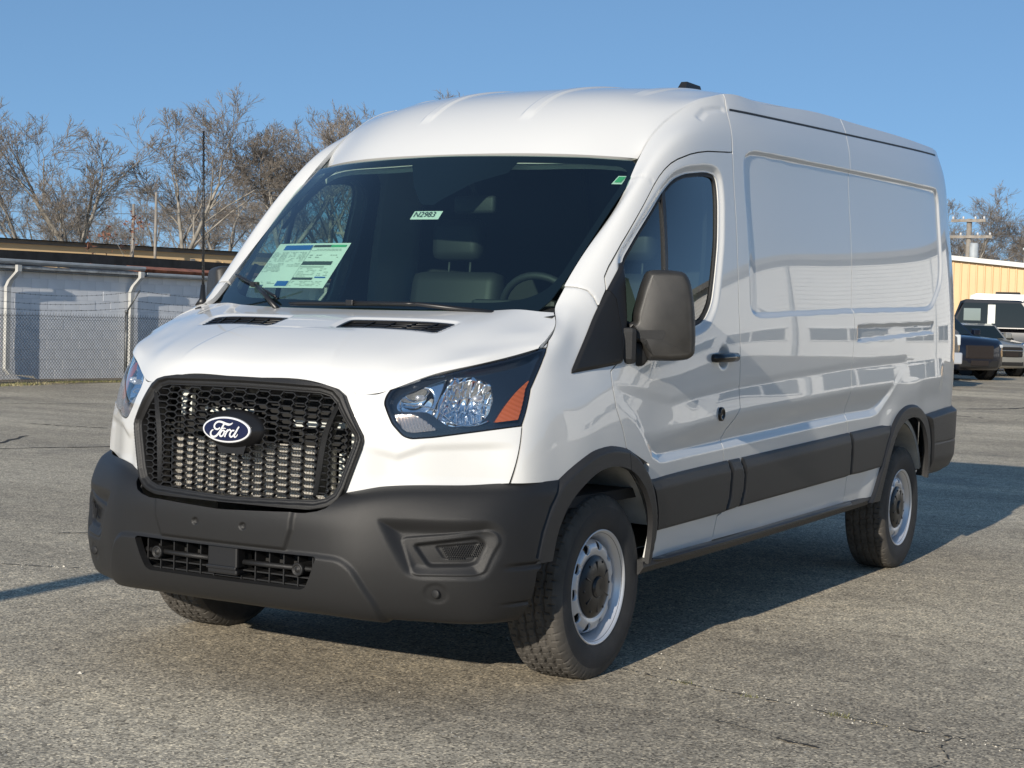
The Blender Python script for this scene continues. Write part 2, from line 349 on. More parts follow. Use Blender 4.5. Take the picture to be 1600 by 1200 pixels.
# ---------------- materials ----------------
def mat(name, col=(.5, .5, .5), rough=.5, metal=0., spec=.5, coat=0., coat_rough=.03, bump=0., bscale=200., emit=None, var=0., vscale=5., aniso=0):
    m = bpy.data.materials.new(name); m.use_nodes = True; nt = m.node_tree; b = nt.nodes['Principled BSDF']
    b.inputs['Base Color'].default_value = (*col, 1); b.inputs['Roughness'].default_value = rough; b.inputs['Metallic'].default_value = metal
    b.inputs['Specular IOR Level'].default_value = spec; b.inputs['Coat Weight'].default_value = coat; b.inputs['Coat Roughness'].default_value = coat_rough
    if var or bump:
        tc = nt.nodes.new('ShaderNodeTexCoord')
    if var:
        n = nt.nodes.new('ShaderNodeTexNoise'); n.inputs['Scale'].default_value = vscale; n.inputs['Detail'].default_value = 6; nt.links.new(tc.outputs['Object'], n.inputs['Vector'])
        r = nt.nodes.new('ShaderNodeValToRGB'); r.color_ramp.elements[0].position = .3; r.color_ramp.elements[1].position = .7
        r.color_ramp.elements[0].color = (*[c*(1-var) for c in col], 1); r.color_ramp.elements[1].color = (*[min(1, c*(1+var)) for c in col], 1)
        nt.links.new(n.outputs['Fac'], r.inputs['Fac']); nt.links.new(r.outputs['Color'], b.inputs['Base Color'])
    if bump:
        n = nt.nodes.new('ShaderNodeTexNoise'); n.inputs['Scale'].default_value = bscale; n.inputs['Detail'].default_value = 3; nt.links.new(tc.outputs['Object'], n.inputs['Vector'])
        bp = nt.nodes.new('ShaderNodeBump'); bp.inputs['Strength'].default_value = bump; bp.inputs['Distance'].default_value = .002
        nt.links.new(n.outputs['Fac'], bp.inputs['Height']); nt.links.new(bp.outputs['Normal'], b.inputs['Normal'])
    if emit: b.inputs['Emission Color'].default_value = (*emit, 1); b.inputs['Emission Strength'].default_value = 1
    return m
def glass_mat(name, tint=(.6, .75, .68), rough=.0, refl=1.0, ior=1.5):
    m = bpy.data.materials.new(name); m.use_nodes = True; nt = m.node_tree
    for n in list(nt.nodes): nt.nodes.remove(n)
    o = nt.nodes.new('ShaderNodeOutputMaterial'); mx = nt.nodes.new('ShaderNodeMixShader'); t = nt.nodes.new('ShaderNodeBsdfTransparent'); g = nt.nodes.new('ShaderNodeBsdfGlossy')
    f = nt.nodes.new('ShaderNodeFresnel'); ge = nt.nodes.new('ShaderNodeNewGeometry'); mr = nt.nodes.new('ShaderNodeMapRange')
    mr.inputs['To Min'].default_value = ior; mr.inputs['To Max'].default_value = 1/ior; nt.links.new(ge.outputs['Backfacing'], mr.inputs['Value']); nt.links.new(mr.outputs['Result'], f.inputs['IOR'])   # a thin pane reflects alike from both sides
    t.inputs['Color'].default_value = (*tint, 1); g.inputs['Roughness'].default_value = rough
    g.inputs['Color'].default_value = (refl, refl, refl, 1)
    ml = nt.nodes.new('ShaderNodeMath'); ml.operation = 'MULTIPLY'; ml.inputs[1].default_value = 1.9; ml.use_clamp = True
    nt.links.new(f.outputs[0], ml.inputs[0]); nt.links.new(ml.outputs[0], mx.inputs[0]); nt.links.new(t.outputs[0], mx.inputs[1]); nt.links.new(g.outputs[0], mx.inputs[2]); nt.links.new(mx.outputs[0], o.inputs[0])
    return m
m_white = mat('white_paint', (.63, .632, .62), .42, spec=.5, coat=1.0, coat_rough=.015)
m_plastic = mat('black_textured_plastic', (.015, .015, .0155), .46, spec=.36, bump=.35, bscale=900)
m_clad = mat('charcoal_cladding', (.022, .022, .023), .46, spec=.4, bump=.35, bscale=900)
m_gloss = mat('gloss_black', (.008, .008, .01), .12, spec=.5)
m_satin = mat('satin_black', (.012, .012, .013), .38)
m_rubber = mat('rubber_seal', (.012, .012, .012), .6)
m_tread = mat('sunlit_dusty_tread', (.085, .078, .069), .9, spec=.2, bump=.5, bscale=300, var=.25, vscale=14)  # dusty tread, with sunlight worked into its paler colour
m_tyre = mat('tyre_rubber', (.030, .030, .031), .65, spec=.35, bump=.5, bscale=300, var=.2, vscale=14)
m_steel = mat('silver_painted_steel', (.62, .63, .65), .34, metal=.55, spec=.5)
m_chrome = mat('reflector_chrome', (.88, .88, .88), .05, metal=1.)
m_alu = mat('radiator_fins', (.62, .60, .56), .35, metal=.6)
m_frit = mat('black_glass_border', (.006, .007, .009), .3, spec=.3)
m_trimg = mat('interior_grey_trim', (.66, .68, .63), .8)
m_dash = mat('dashboard_black', (.018, .019, .02), .6, bump=.3, bscale=500)
m_seat = mat('seat_black_vinyl', (.022, .023, .025), .55)
m_floor = mat('interior_dark', (.02, .02, .021), .9)
m_glass = glass_mat('windscreen_glass', (.62, .80, .72))
m_sideglass = glass_mat('side_window_glass', (.55, .66, .62))
m_lens = glass_mat('clear_lamp_lens', (.93, .95, .97), refl=1)
m_amber = mat('amber_marker', (.40, .085, .008), .15, spec=.6, coat=.6)
m_blue = mat('badge_blue', (.004, .009, .045), .15, coat=.8)
m_badgew = mat('badge_white', (.85, .86, .88), .15, metal=.3)
m_liner = mat('wheelhouse_paint', (.42, .42, .40), .7, var=.25, vscale=9)
m_under = mat('underbody_black', (.012, .012, .012), .85)
# =====================================================================
# THE VAN  (front bumper at y=0, rear at y=5.95, driver side at +x)
# =====================================================================
van = empty('cargo_van', (0, 0, 0), 'large white mid-roof cargo van with dark grey bumper and honeycomb grille, parked in the foreground', 'van')
# --- outlines, metres, (y,z) on the flank and (x,z) on the nose ---
HL = rounded([(.563, 1.071), (.574, 1.100), (.600, 1.122), (.640, 1.138), (.73, 1.157), (.82, 1.188), (.899, 1.226), (.933, 1.253), (.960, 1.21), (.968, 1.10), (.965, .981), (.843, .957), (.723, .934), (.660, .927), (.635, .936), (.600, .975), (.563, 1.046)], .01, 3)
YS = [(.380, .70), (.395, .776), (.446, .983), (.511, 1.107), (.602, 1.212), (.645, 1.254), (.70, 1.30)]
def ys(z): return np.interp(z, [p[1] for p in YS], [p[0] for p in YS])
AF_OUT = rounded([(.45, .0), (.45, .30), (.455, .49), (.485, .61), (.535, .70), (.600, .775), (.629, .790), (.717, .836), (.825, .875), (.90, .886), (.978, .891), (1.092, .877), (1.160, .856), (1.217, .824), (1.307, .755), (1.363, .68), (1.396, .62), (1.411, .57), (1.415, .51), (1.40, .44), (1.375, .35), (1.36, .0)], .06, 3)
AF_IN = rounded([(.50, .0), (.535, .35), (.564, .501), (.590, .60), (.634, .668), (.685, .718), (.745, .755), (.83, .797), (.934, .815), (1.047, .808), (1.152, .776), (1.255, .707), (1.32, .63), (1.345, .57), (1.352, .50), (1.345, .40), (1.335, .0)], .06, 3)
AR_OUT = rounded([(4.05, .0), (4.06, .42), (4.131, .472), (4.216, .611), (4.300, .760), (4.372, .845), (4.45, .90), (4.55, .935), (4.65, .950), (4.759, .950), (4.86, .937), (4.944, .910), (5.03, .866), (5.095, .80), (5.135, .73), (5.155, .66), (5.165, .58), (5.17, .49), (5.17, .0)], .06, 3)
AR_IN = rounded([(4.20, .0), (4.23, .42), (4.288, .559), (4.35, .68), (4.426, .782), (4.51, .835), (4.612, .862), (4.70, .872), (4.779, .870), (4.87, .855), (4.946, .823), (5.02, .765), (5.067, .70), (5.095, .63), (5.115, .55), (5.12, .45), (5.12, .0)], .06, 3)
DFT = [(1.060, 1.470), (1.075, 1.52), (1.11, 1.56), (1.209, 1.656), (1.300, 1.738), (1.392, 1.820), (1.483, 1.904), (1.530, 1.944), (1.576, 1.977), (1.625, 2.005), (1.678, 2.027), (1.779, 2.057), (1.85, 2.072), (1.942, 2.086), (2.188, 2.107)]
BSEAM = [(2.235, 2.30), (2.215, 2.205), (2.192, 2.107), (2.182, 1.914), (2.168, 1.6), (2.168, 1.414), (2.180, 1.276), (2.197, 1.085), (2.205, .993)]
DLOW = [(2.160, .950), (2.100, .905), (2.070, .865), (2.063, .82), (2.075, .768), (2.115, .717), (2.130, .660), (2.128, .61), (2.098, .542), (2.052, .531), (2.027, .437), (2.02, .36)]
TRI = [(.735, 1.158), (.742, 1.172), (.994, 1.405), (1.062, 1.470), (1.180, 1.585), (1.175, 1.54), (1.139, 1.366), (1.075, 1.20), (1.058, 1.194), (1.007, 1.186)]
TSEAM = [(1.000, 1.170), (1.053, 1.202), (1.071, 1.249), (1.078, 1.32), (1.080, 1.382), (1.085, 1.435), (1.060, 1.470)]
DFRONT = [(1.101, .869), (1.064, .948), (1.014, 1.026), (.994, 1.102), (.991, 1.165)]
g_ = .0028
DOOR = DFRONT+TSEAM+DFT+BSEAM[2:]+DLOW+[(1.30, .36), (1.30, .80)]
PILL = [(.86, 1.53), (.90, 1.498), (.966, 1.477), (.987, 1.465), (.995, 1.442), (.998, 1.404)]+DFT[:1]+DFT+BSEAM[:2][::-1]+[(2.262, 2.36), (2.24, 2.60), (.86, 2.60)]
MID = [(3.775, 2.60), (3.775, 2.375), (3.735, 2.17), (3.715, 1.84), (3.680, 1.45), (3.70, 1.372), (3.668, 1.138), (3.655, .888), (3.69, .78), (3.717, .596), (3.70, .36)]
WIN = rounded([(1.150, 1.40), (1.185, 1.588), (1.306, 1.694), (1.553, 1.890), (1.640, 1.945), (1.74, 1.975), (1.933, 2.000), (2.038, 1.995), (2.045, 1.90), (2.007, 1.70), (1.960, 1.56), (1.915, 1.44), (1.83, 1.365), (1.70, 1.335), (1.30, 1.318), (1.13, 1.315)], .045, 4)
STAMP = rounded([(2.310, 2.105), (2.42, 2.135), (3.78, 2.176), (5.360, 2.216), (5.400, 2.14), (5.375, 1.75), (5.33, 1.65), (5.12, 1.505), (5.00, 1.487), (3.65, 1.447), (2.40, 1.398), (2.300, 1.420)], .06, 4)
RAILSLOT = rounded([(3.745, 1.372), (5.135, 1.410), (5.135, 1.358), (3.745, 1.296)], .008, 3)
SHO = [(1.30, 1.022), (1.7, 1.050), (2.19, 1.085), (3.643, 1.153), (5.259, 1.202), (5.6, 1.21)]
SCAL = [(1.00, 1.13), (1.015, 1.06), (1.060, 1.02), (1.169, .965), (1.268, .877), (1.330, .822), (1.40, .800), (1.463, .797), (2.056, .820), (2.85, .853), (3.651, .884), (4.05, .893), (4.14, .905), (4.21, .935), (4.30, .985), (4.40, 1.05), (4.50, 1.105), (4.62, 1.15), (4.60, 1.22), (3.64, 1.19), (2.19, 1.12), (1.5, 1.06)]
SCAL2 = rounded([(4.78, 1.22), (4.78, 1.13), (4.93, 1.06), (5.06, .98), (5.17, .93), (5.60, .93), (5.60, 1.13), (5.32, 1.145), (5.1, 1.14)], .05, 4)
DRIP = [(2.238, 2.295), (2.267, 2.303), (5.538, 2.441)]
AFc = [p for p in AF_OUT if p[1] > .45]; ARc = [p for p in AR_OUT if p[1] > .42]
def side_disp(P):
    x, y, z = P[:, 0], P[:, 1], P[:, 2]; d = np.zeros(len(P))
    m = (y > .45)
    Y, Z = y[m], z[m]; e = np.zeros(len(Y))
    s = -poly_sdf(STAMP, Y, Z)
    top = sst(1.95, 2.10, Z); lef = sst(2.55, 2.35, Y); rgt = sst(5.2, 5.33, Y)
    w = .016+.055*np.maximum(top, lef)*(1-rgt)
    e -= .011*sst(-.003, .008, s)+.0018*sst(.004, w, s)
    zs = np.interp(Y, [p[0] for p in SHO], [p[1] for p in SHO])
    s1 = -poly_sdf(SCAL, Y, Z); s2 = -poly_sdf(SCAL2, Y, Z)
    fade = sst(1.25, 1.75, Y)*sst(5.42, 5.30, Y)
    # shoulder ledge, swelling below it, then the scallop
    hh_ = zs-Z; e += .0115*fade*np.clip(hh_/.11, 0, 1)*sst(.25, .11, hh_)
    e -= .020*sst(-.004, .042, s1)*(.15+.85*sst(zs-.09, zs-.22, Z))
    e += .005*sst(.30, .04, line_dist(AFc, Y, Z))*sst(1.3, 1.15, Z)*sst(.46, .75, Y)+.010*sst(.16, .02, line_dist(ARc, Y, Z))*sst(5.05, 4.8, Y)
    e -= .010*sst(.004, -.004, poly_sdf(RAILSLOT, Y, Z))
    # door window reveal
    sw = poly_sdf(WIN, Y, Z); e -= .014*sst(.034, .004, sw)
    # door handle cup and lock
    hc = np.sqrt(((Y-2.005)/.060)**2+((Z-1.216)/.052)**2); e -= .016*sst(1.0, .5, hc)
    # drip crease along the roof side
    ld = line_dist(DRIP, Y, Z); zz = np.interp(Y, [p[0] for p in DRIP], [p[1] for p in DRIP]); on = sst(2.235, 2.26, Y)*sst(5.545, 5.53, Y)
    e += .003*sst(-.004, .008, Z-zz)*sst(.10, .03, Z-zz)*on
    # brow stamping above the cab door
    e -= .006*sst(.02, .0, line_dist([(1.98, 2.235), (2.06, 2.275), (2.15, 2.293), (2.2, 2.297)], Y, Z))
    # roof ditch next to the pillar
    # small lozenge ahead of rear lamp
    d[m] = e
    # pillar joints: fine grooves
    for L in ([(.90, 1.49), (.966, 1.477), (.987, 1.465), (.995, 1.442), (.998, 1.404)], [(1.40, 1.955), (1.452, 1.940), (1.465, 1.932), (1.486, 1.912)]):
        q = (np.abs(y-1.2) < .4)
        d[q] -= .003*sst(.005, .001, line_dist(L, y[q], z[q]))
    # nose: soft step under the lamp
    q = (y < .45) & (z < .93)
    zb = np.interp(x[q], [.50, .62, .70, .94], [.90, .865, .90, .915]); e2 = -.010*sst(zb+.012, zb-.02, z[q])*sst(.50, .60, x[q])*sst(.70, .80, z[q])*sst(.44, .34, y[q])
    d[q] += e2
    return d
VF = np.linspace(0, 1, 340); VC = np.linspace(0, 1, 120)
def bump_top(x): return np.interp(x, [0, .36, .47, .525, .62, .779, .937, 1.01], [.655, .665, .715, .738, .757, .762, .776, .783])
GR_OUT = [(-.2, 1.110), (.0, 1.110), (.30, 1.107), (.364, 1.099), (.405, 1.088), (.436, 1.066), (.475, 1.005), (.516, .932), (.519, .915), (.513, .885), (.472, .748), (.455, .71), (.430, .685), (.40, .673), (.355, .664), (.0, .650), (-.2, .650)]
GR_IN = [(-.2, 1.074), (.0, 1.074), (.345, 1.070), (.385, 1.060), (.410, 1.038), (.485, .930), (.487, .918), (.482, .895), (.440, .760), (.425, .73), (.400, .713), (.36, .702), (.0, .690), (-.2, .690)]
def wall_parts(mirror):
    q = .45 if mirror else 1.0
    def U(a, b, st): return np.linspace(a, b, max(3, int((b-a)/st*q)))
    V = VC if mirror else VF
    sfx = None
    t0 = SIDE.t
    # nose (white fascia)
    patch('front_fascia', SIDE, U(.30, 1.25, .007), np.linspace(.2, .992, 170), m_white, van, [outpoly(HL, (0, 2), .003), lambda P: ys(P[:, 2])-g_-P[:, 1], lambda P: P[:, 2]-bump_top(P[:, 0])-.004, outpoly(GR_OUT, (0, 2), -.012)], side_disp, .02, mirror)
    patch('front_fender', SIDE, U(.95, 1.85, .007), np.linspace(.15, .994, 260), m_white, van,
          [outpoly(PILL, grow=g_), outpoly(DOOR, grow=g_), outpoly(AF_OUT, grow=-.012), lambda P: P[:, 1]-ys(P[:, 2])-g_, lambda P: np.where(P[:, 1] > .62, 1, P[:, 2]-.780)], side_disp, .02, mirror)
    patch('windscreen_pillar', SIDE, U(1.40, 3.1, .009), np.linspace(.45, 1, 260 if not mirror else 110), m_white, van, [inpoly(PILL, grow=-g_), outpoly(DOOR, grow=g_)], side_disp, .02, mirror)
    door = patch('cab_door', SIDE, U(1.55, 3.0, .007), V, m_white, van, [inpoly(DOOR, grow=-g_), outpoly(AF_OUT, grow=-.012), outpoly(WIN), lambda P: P[:, 2]-(.400+.0125*P[:, 1])], side_disp, .022, mirror)
    dl2 = BSEAM+DLOW
    SP = [(2.262, 2.36), (2.24, 2.60)]+[(3.775, 2.60)]+MID[1:]+[(2.02, .36)]+(BSEAM+DLOW)[::-1]
    patch('side_panel', SIDE, U(2.55, 4.55, .0075), V, m_white, van, [inpoly(SP, grow=-g_), lambda P: P[:, 2]-(.404+.0125*P[:, 1])], side_disp, .02, mirror)
    RQ = MID[:1]+[(6.5, 2.6), (6.5, .36)]+MID[::-1][:-1]
    patch('rear_quarter_panel', SIDE, U(4.15, t0[-1], .008), V, m_white, van, [inpoly(RQ, grow=-g_), outpoly(AR_OUT, grow=-.012), lambda P: P[:, 2]-np.where(P[:, 1] > 4.6, .80, .46)], side_disp, .02, mirror)
    patch('drip_shade_line', SIDE, U(2.6, t0[-1], .012), np.linspace(.8, 1, 200 if not mirror else 80), m_rubber, van, [lambda P: .0042-line_dist(DRIP, P[:, 1], P[:, 2]), lambda P: P[:, 1]-2.262], lambda P: side_disp(P)+.0015, .004, mirror)  # thin dark strip standing in for the shade of the drip groove
    # lower cladding, raised off the sheet metal with a bevelled top edge
    CT = [(1.30, .740), (2.111, .769), (2.256, .772), (3.694, .824), (4.50, .850)]
    CB = [(1.30, .521), (2.096, .542), (2.249, .553), (3.717, .596), (4.30, .612)]
    def band(y0, y1, e=0):
        ct = [(y, np.interp(y, [p[0] for p in CT], [p[1] for p in CT])) for y in np.linspace(y0, y1, 5)]
        cb = [(y, np.interp(y, [p[0] for p in CB], [p[1] for p in CB])) for y in np.linspace(y0, y1, 5)]
        return ct, cb
    def clad(name, poly, keeps, u0, u1, parent, st=.009, dd=.017):
        ct = np.array(CT)
        def dsp(P):
            s = -poly_sdf(poly, P[:, 1], P[:, 2]); zt = np.interp(P[:, 1], ct[:, 0], ct[:, 1])
            return .004+dd*sst(0, .010, s)*(.35+.65*sst(0, .052, zt-P[:, 2]))-.0
        patch(name, SIDE, U(u0, u1, st), np.linspace(.0, .62, 150 if not mirror else 50), m_clad, parent, [inpoly(poly)]+keeps, dsp, .016, mirror)
    af = outpoly(AF_OUT, grow=.002); ar = outpoly(AR_OUT, grow=.002)
    # door piece, pillar piece, panel piece, rear piece
    dm = [(2.133, .70), (2.131, .66), (2.125, .60), (2.10, .548), (2.096, .542)]
    ct, cb = band(1.30, 2.111); clad('door_cladding', ct+[(2.128, .72)]+dm+cb[::-1][1:], [af], 1.9, 2.95, door)
    pc = [(2.122, .769), (2.245, .7715), (2.262, .74), (2.282, .70), (2.284, .63), (2.262, .575), (2.245, .553), (2.108, .545), (2.135, .60), (2.141, .66), (2.141, .71)]
    clad('pillar_cladding', pc, [], 2.7, 3.1, van)
    ct, cb = band(2.268, 3.690); clad('panel_cladding', [(2.268, .7725)]+ct[1:]+[(3.70, .78), (3.712, .70), (3.712, .6)]+cb[::-1]+[(2.290, .63), (2.288, .70)], [], 2.8, 4.6, van)
    ct, cb = band(3.705, 4.45); clad('quarter_cladding', ct+cb[::-1][:-1]+[(3.727, .6), (3.727, .70), (3.716, .78)], [ar], 4.2, 5.3, van)
    # arch flares: rolled lips round each wheel opening
    def flare(name, out, inn, u0, u1, keeps, parent):
        def dsp(P):
            so = -poly_sdf(out, P[:, 1], P[:, 2]); return .004+.024*sst(0, .022, so)
        patch(name, SIDE, U(u0, u1, .008), np.linspace(0, .62, 200 if not mirror else 70), m_clad, parent, [inpoly(out), outpoly(inn)]+keeps, dsp, .022, mirror)
    frontseam = lambda P: 1.102-P[:, 1]-np.maximum(P[:, 2]-.80, 0)*.25
    flare('front_arch_flare', AF_OUT, AF_IN, .95, 1.9, [lambda P: P[:, 2]-.50, lambda P: frontseam(P)-.002], van)
    flare('door_arch_flare', AF_OUT, AF_IN, 1.6, 2.1, [lambda P: P[:, 2]-.405, lambda P: -frontseam(P)-.002], door)
    flare('rear_arch_flare', AR_OUT, AR_IN, 4.6, 5.9, [lambda P: P[:, 2]-np.where(P[:, 1] < 4.7, .43, .50)], van)
    # rear bumper side
    rbp = [(5.172, .50), (5.168, .60), (5.150, .70), (5.115, .79), (5.06, .852), (5.025, .874), (5.20, .884), (5.518, .900), (6.1, .91), (6.1, .52), (5.6, .50)]
    def rbd(P):
        s = -poly_sdf(rbp, P[:, 1], P[:, 2])
        return .004+.030*sst(0, .03, s)-.006*sst(.006, .0, np.abs(P[:, 2]-.70))*(P[:, 1] > 5.2)-.030*sst(.62, .50, P[:, 2])
    patch('rear_bumper', SIDE, U(5.5, t0[-1], .012), np.linspace(0, .62, 150 if not mirror else 50), m_clad, van, [inpoly(rbp)], rbd, .03, mirror)
    # door glass, rubber frame and divider
    wi = np.array(WIN)
    patch('window_seal', SIDE, U(1.55, 3.0, .008), np.linspace(.4, .98, 200 if not mirror else 90), m_rubber, door, [inpoly(WIN, grow=.001), outpoly(WIN, grow=-.016)], -.019, .012, mirror)
    patch('window_glass', SIDE, U(1.55, 3.0, .03), np.linspace(.4, .98, 60), m_sideglass, door, [inpoly(WIN, grow=-.006)], -.026, 0, mirror)
    dv = [(1.555, 1.95), (1.579, 1.95), (1.497, 1.30), (1.473, 1.30)]
    patch('window_divider', SIDE, U(1.9, 2.5, .01), np.linspace(.4, .98, 120), m_satin, door, [inpoly(dv), inpoly(WIN)], -.016, .015, mirror)
    # black triangle at the mirror foot
    def td(P): return .004+.010*sst(0, .012, -poly_sdf(TRI, P[:, 1], P[:, 2]))
    tt = lambda P: np.interp(P[:, 2], [p[1] for p in TSEAM], [p[0] for p in TSEAM])-P[:, 1]
    patch('mirror_foot_trim', SIDE, U(1.3, 2.1, .006), np.linspace(.45, .99, 200 if not mirror else 80), m_plastic, van, [inpoly(TRI), lambda P: tt(P)-.0015], td, .02, mirror)
    patch('mirror_foot_trim', SIDE, U(1.3, 2.1, .006), np.linspace(.45, .99, 200 if not mirror else 80), m_satin, door, [inpoly(TRI), lambda P: -tt(P)-.0015], td, .02, mirror)
    # inner door trim seen through the glass
    patch('door_trim', SIDE, U(1.6, 2.95, .05), np.linspace(.25, .97, 60), m_dash, door, [inpoly(DOOR, grow=-.03), outpoly(WIN, grow=.012)], -.075, .02, mirror)
    patch('pillar_trim', SIDE, U(1.45, 3.0, .03), np.linspace(.5, .998, 80), m_trimg, van, [inpoly(PILL, grow=-.004)], -.030, .03, mirror)
    # door handle and lock
    s = -1 if mirror else 1
    hb = MB(); hb.tube([(s*1.022, 1.885, 1.212), (s*1.046, 1.900, 1.213), (s*1.052, 1.94, 1.214), (s*1.053, 2.03, 1.216), (s*1.050, 2.095, 1.217), (s*1.024, 2.112, 1.217)], [.016, .019, .020, .021, .020, .016], 12)
    hb.build('door_handle', m_gloss, door)
    lk = MB(); lk.lathe([(s*1.018, .030), (s*1.0405, .030), (s*1.043, .026), (s*1.043, .020), (s*1.039, .018), (s*1.039, .001)], 24, 'x', (0, 1.994, .974)); lk.build('door_lock', m_gloss, door)
    return door
door_d = wall_parts(False); door_p = wall_parts(True)
def mirT(T):
    """full-width tensor from a half one (columns start at x=0)"""
    import copy
    C = T.C; Mx = C[:0:-1]*[-1, 1, 1]; n = copy.copy(T); n.C = np.concatenate([Mx, C]); n.t = np.r_[-T.t[:0:-1], T.t]; return n
HOODF, BUMPF, WSF, ROOFF = mirT(HOOD), mirT(BUMP), mirT(WS), mirT(ROOF)
# ---- bonnet ----
VENT = rounded([(.150, .415), (.138, .455), (.172, .540), (.210, .548), (.545, .612), (.578, .604), (.570, .560), (.548, .492), (.500, .478)], .012, 3)
VENT = rounded([(.150, .418), (.146, .532), (.572, .600), (.552, .490)], .018, 4)
def hood_disp(P):
    x, y = np.abs(P[:, 0]), P[:, 1]
    d = .004*sst(.10, 0, np.abs(x-(.60+.16*(y-.2))))*sst(.25, .4, y)
    s = poly_sdf(VENT, x, y); d -= .006*sst(.022, .002, s)
    xl = .14+(.42-y)*.30; d += .0035*sst(.012, -.012, x-xl-.12)*sst(.42, .36, y)*sst(.12, .22, y)
    return d
ventf = lambda P: poly_sdf(VENT, np.abs(P[:, 0]), P[:, 1])
hood = patch('bonnet', HOODF, np.linspace(HOODF.t[0]+.002, HOODF.t[-1], 300), np.linspace(0, 1, 130), m_white, van, [ventf], hood_disp, .02)
for s in (1, -1):
    vb = patch('bonnet_vent', HOODF if s > 0 else HOODF, np.linspace(.05*s, .72*s, 60) if s > 0 else np.linspace(-.72, -.05, 60), np.linspace(.3, .9, 60), m_satin, hood,
               [lambda P: -poly_sdf(VENT, np.abs(P[:, 0]), P[:, 1])+.001, lambda P: poly_sdf(VENT, np.abs(P[:, 0]), P[:, 1])+.012], -.006, .02)
    floor_ = patch('vent_floor', HOODF, np.linspace(-.72, -.05, 30) if s < 0 else np.linspace(.05, .72, 30), np.linspace(.3, .9, 30), m_under, vb, [lambda P: -poly_sdf(VENT, np.abs(P[:, 0]), P[:, 1])+.001], -.025, 0)
    sl = MB()
    def hp(x, y):   # height of bonnet near the vents
        return 1.304+(y-.42)*.30+(abs(x)-.15)*-.028-(abs(x)-.15)*.02
    for k in range(4):      # fore-aft ribs of the vent
        t = (k+1)/5
        a = np.array(VENT[0])*0
        p0 = (.150+(.552-.150)*t, .418+(.490-.418)*t); p1 = (.146+(.572-.146)*t+.02, .532+(.600-.532)*t)
        sl.tube([(s*p0[0], p0[1], hp(*p0)-.012), (s*p1[0], p1[1], hp(*p1)-.012)], .0035, 5)
    for k in range(5):
        t = (k+.5)/5
        p0 = (.150, .418+.114*t); p1 = (.552+.02*t, .490+.11*t)
        sl.tube([(s*p0[0], p0[1], hp(*p0)-.016), (s*p1[0], p1[1], hp(*p1)-.016)], .003, 4)
    sl.build('vent_grid', m_satin, vb)
# ---- windscreen ----
WSO = rounded([(0, 1.330), (.74, 1.345), (.765, 1.375), (.792, 1.42), (.806, 1.50), (.843, 1.972), (.836, 1.985), (.790, 2.014), (.62, 2.024), (0, 2.036), (-.1, 2.036), (-.1, 1.33)], .004, 2)
WSI = rounded([(-.1, 1.402), (.60, 1.412), (.70, 1.430), (.755, 1.465), (.776, 1.52), (.798, 1.75), (.812, 1.93), (.806, 1.962), (.770, 1.986), (.60, 1.996), (.0, 2.004), (-.1, 2.004)], .04, 3)
CAMF = [(-.17, 2.02), (-.075, 1.90), (.01, 1.825), (.03, 1.815), (.085, 1.812), (.105, 1.835), (.21, 1.91), (.34, 1.955), (.36, 2.02)]
so = lambda P: -poly_sdf(WSO, np.abs(P[:, 0]), P[:, 2]); si = lambda P: -poly_sdf(WSI, np.abs(P[:, 0]), P[:, 2])
wsc = patch('windscreen', WSF, np.linspace(WSF.t[0]*1.02, WSF.t[-1]*1.02, 120), np.linspace(0, 1.0, 90), m_glass, van, [so], 0.0, 0)
patch('windscreen_border', WSF, np.linspace(WSF.t[0]*1.02, WSF.t[-1]*1.02, 260), np.linspace(0, 1.0, 180), m_frit, wsc, [so, lambda P: np.maximum(-si(P), -poly_sdf(CAMF, P[:, 0], P[:, 2]))], -.004, 0)
# ---- roof ----
def roof_disp(P):
    x, y, z = np.abs(P[:, 0]), P[:, 1], P[:, 2]; d = np.zeros(len(P))
    for xr in (.255, .0):
        if xr: d += .007*sst(.034, .020, np.abs(x-xr))*sst(1.58, 1.66, y)*sst(5.6, 5.5, y)
    for xr in (.60,): d += .006*sst(.034, .020, np.abs(x-xr))*sst(1.95, 2.1, y)*sst(5.6, 5.5, y)
    d += -.012*sst(.016, .0, np.abs(x-(.812+.045*sst(1.6, 2.2, y))))
    return d
patch('roof_panel', ROOFF, np.linspace(ROOFF.t[0], ROOFF.t[-1], 420), np.linspace(0.002, 1, 420), m_white, van, [], roof_disp, .02)
bk = MB()
for s in (1, -1):
    bk.prism([(0, .46), (s*.72, .46), (s*.72, 2.30), (s*.60, 2.42), (0, 2.46)][::(-1 if s > 0 else 1)], 5.90, 5.93, 'y')
bk.build('rear_doors', m_white, van)
fb = MB()     # roof beacon foot / aerial on top
fb.add([(.30-.035, 3.02, 2.475), (.30+.035, 3.02, 2.475), (.30+.045, 3.27, 2.48), (.30-.045, 3.27, 2.48), (.30-.016, 3.10, 2.575), (.30+.016, 3.10, 2.575), (.30+.028, 3.235, 2.570), (.30-.028, 3.235, 2.570)],
       [(0, 3, 2, 1), (4, 5, 6, 7), (0, 1, 5, 4), (1, 2, 6, 5), (2, 3, 7, 6), (3, 0, 4, 7)])
fb.build('roof_antenna_pod', m_plastic, van)
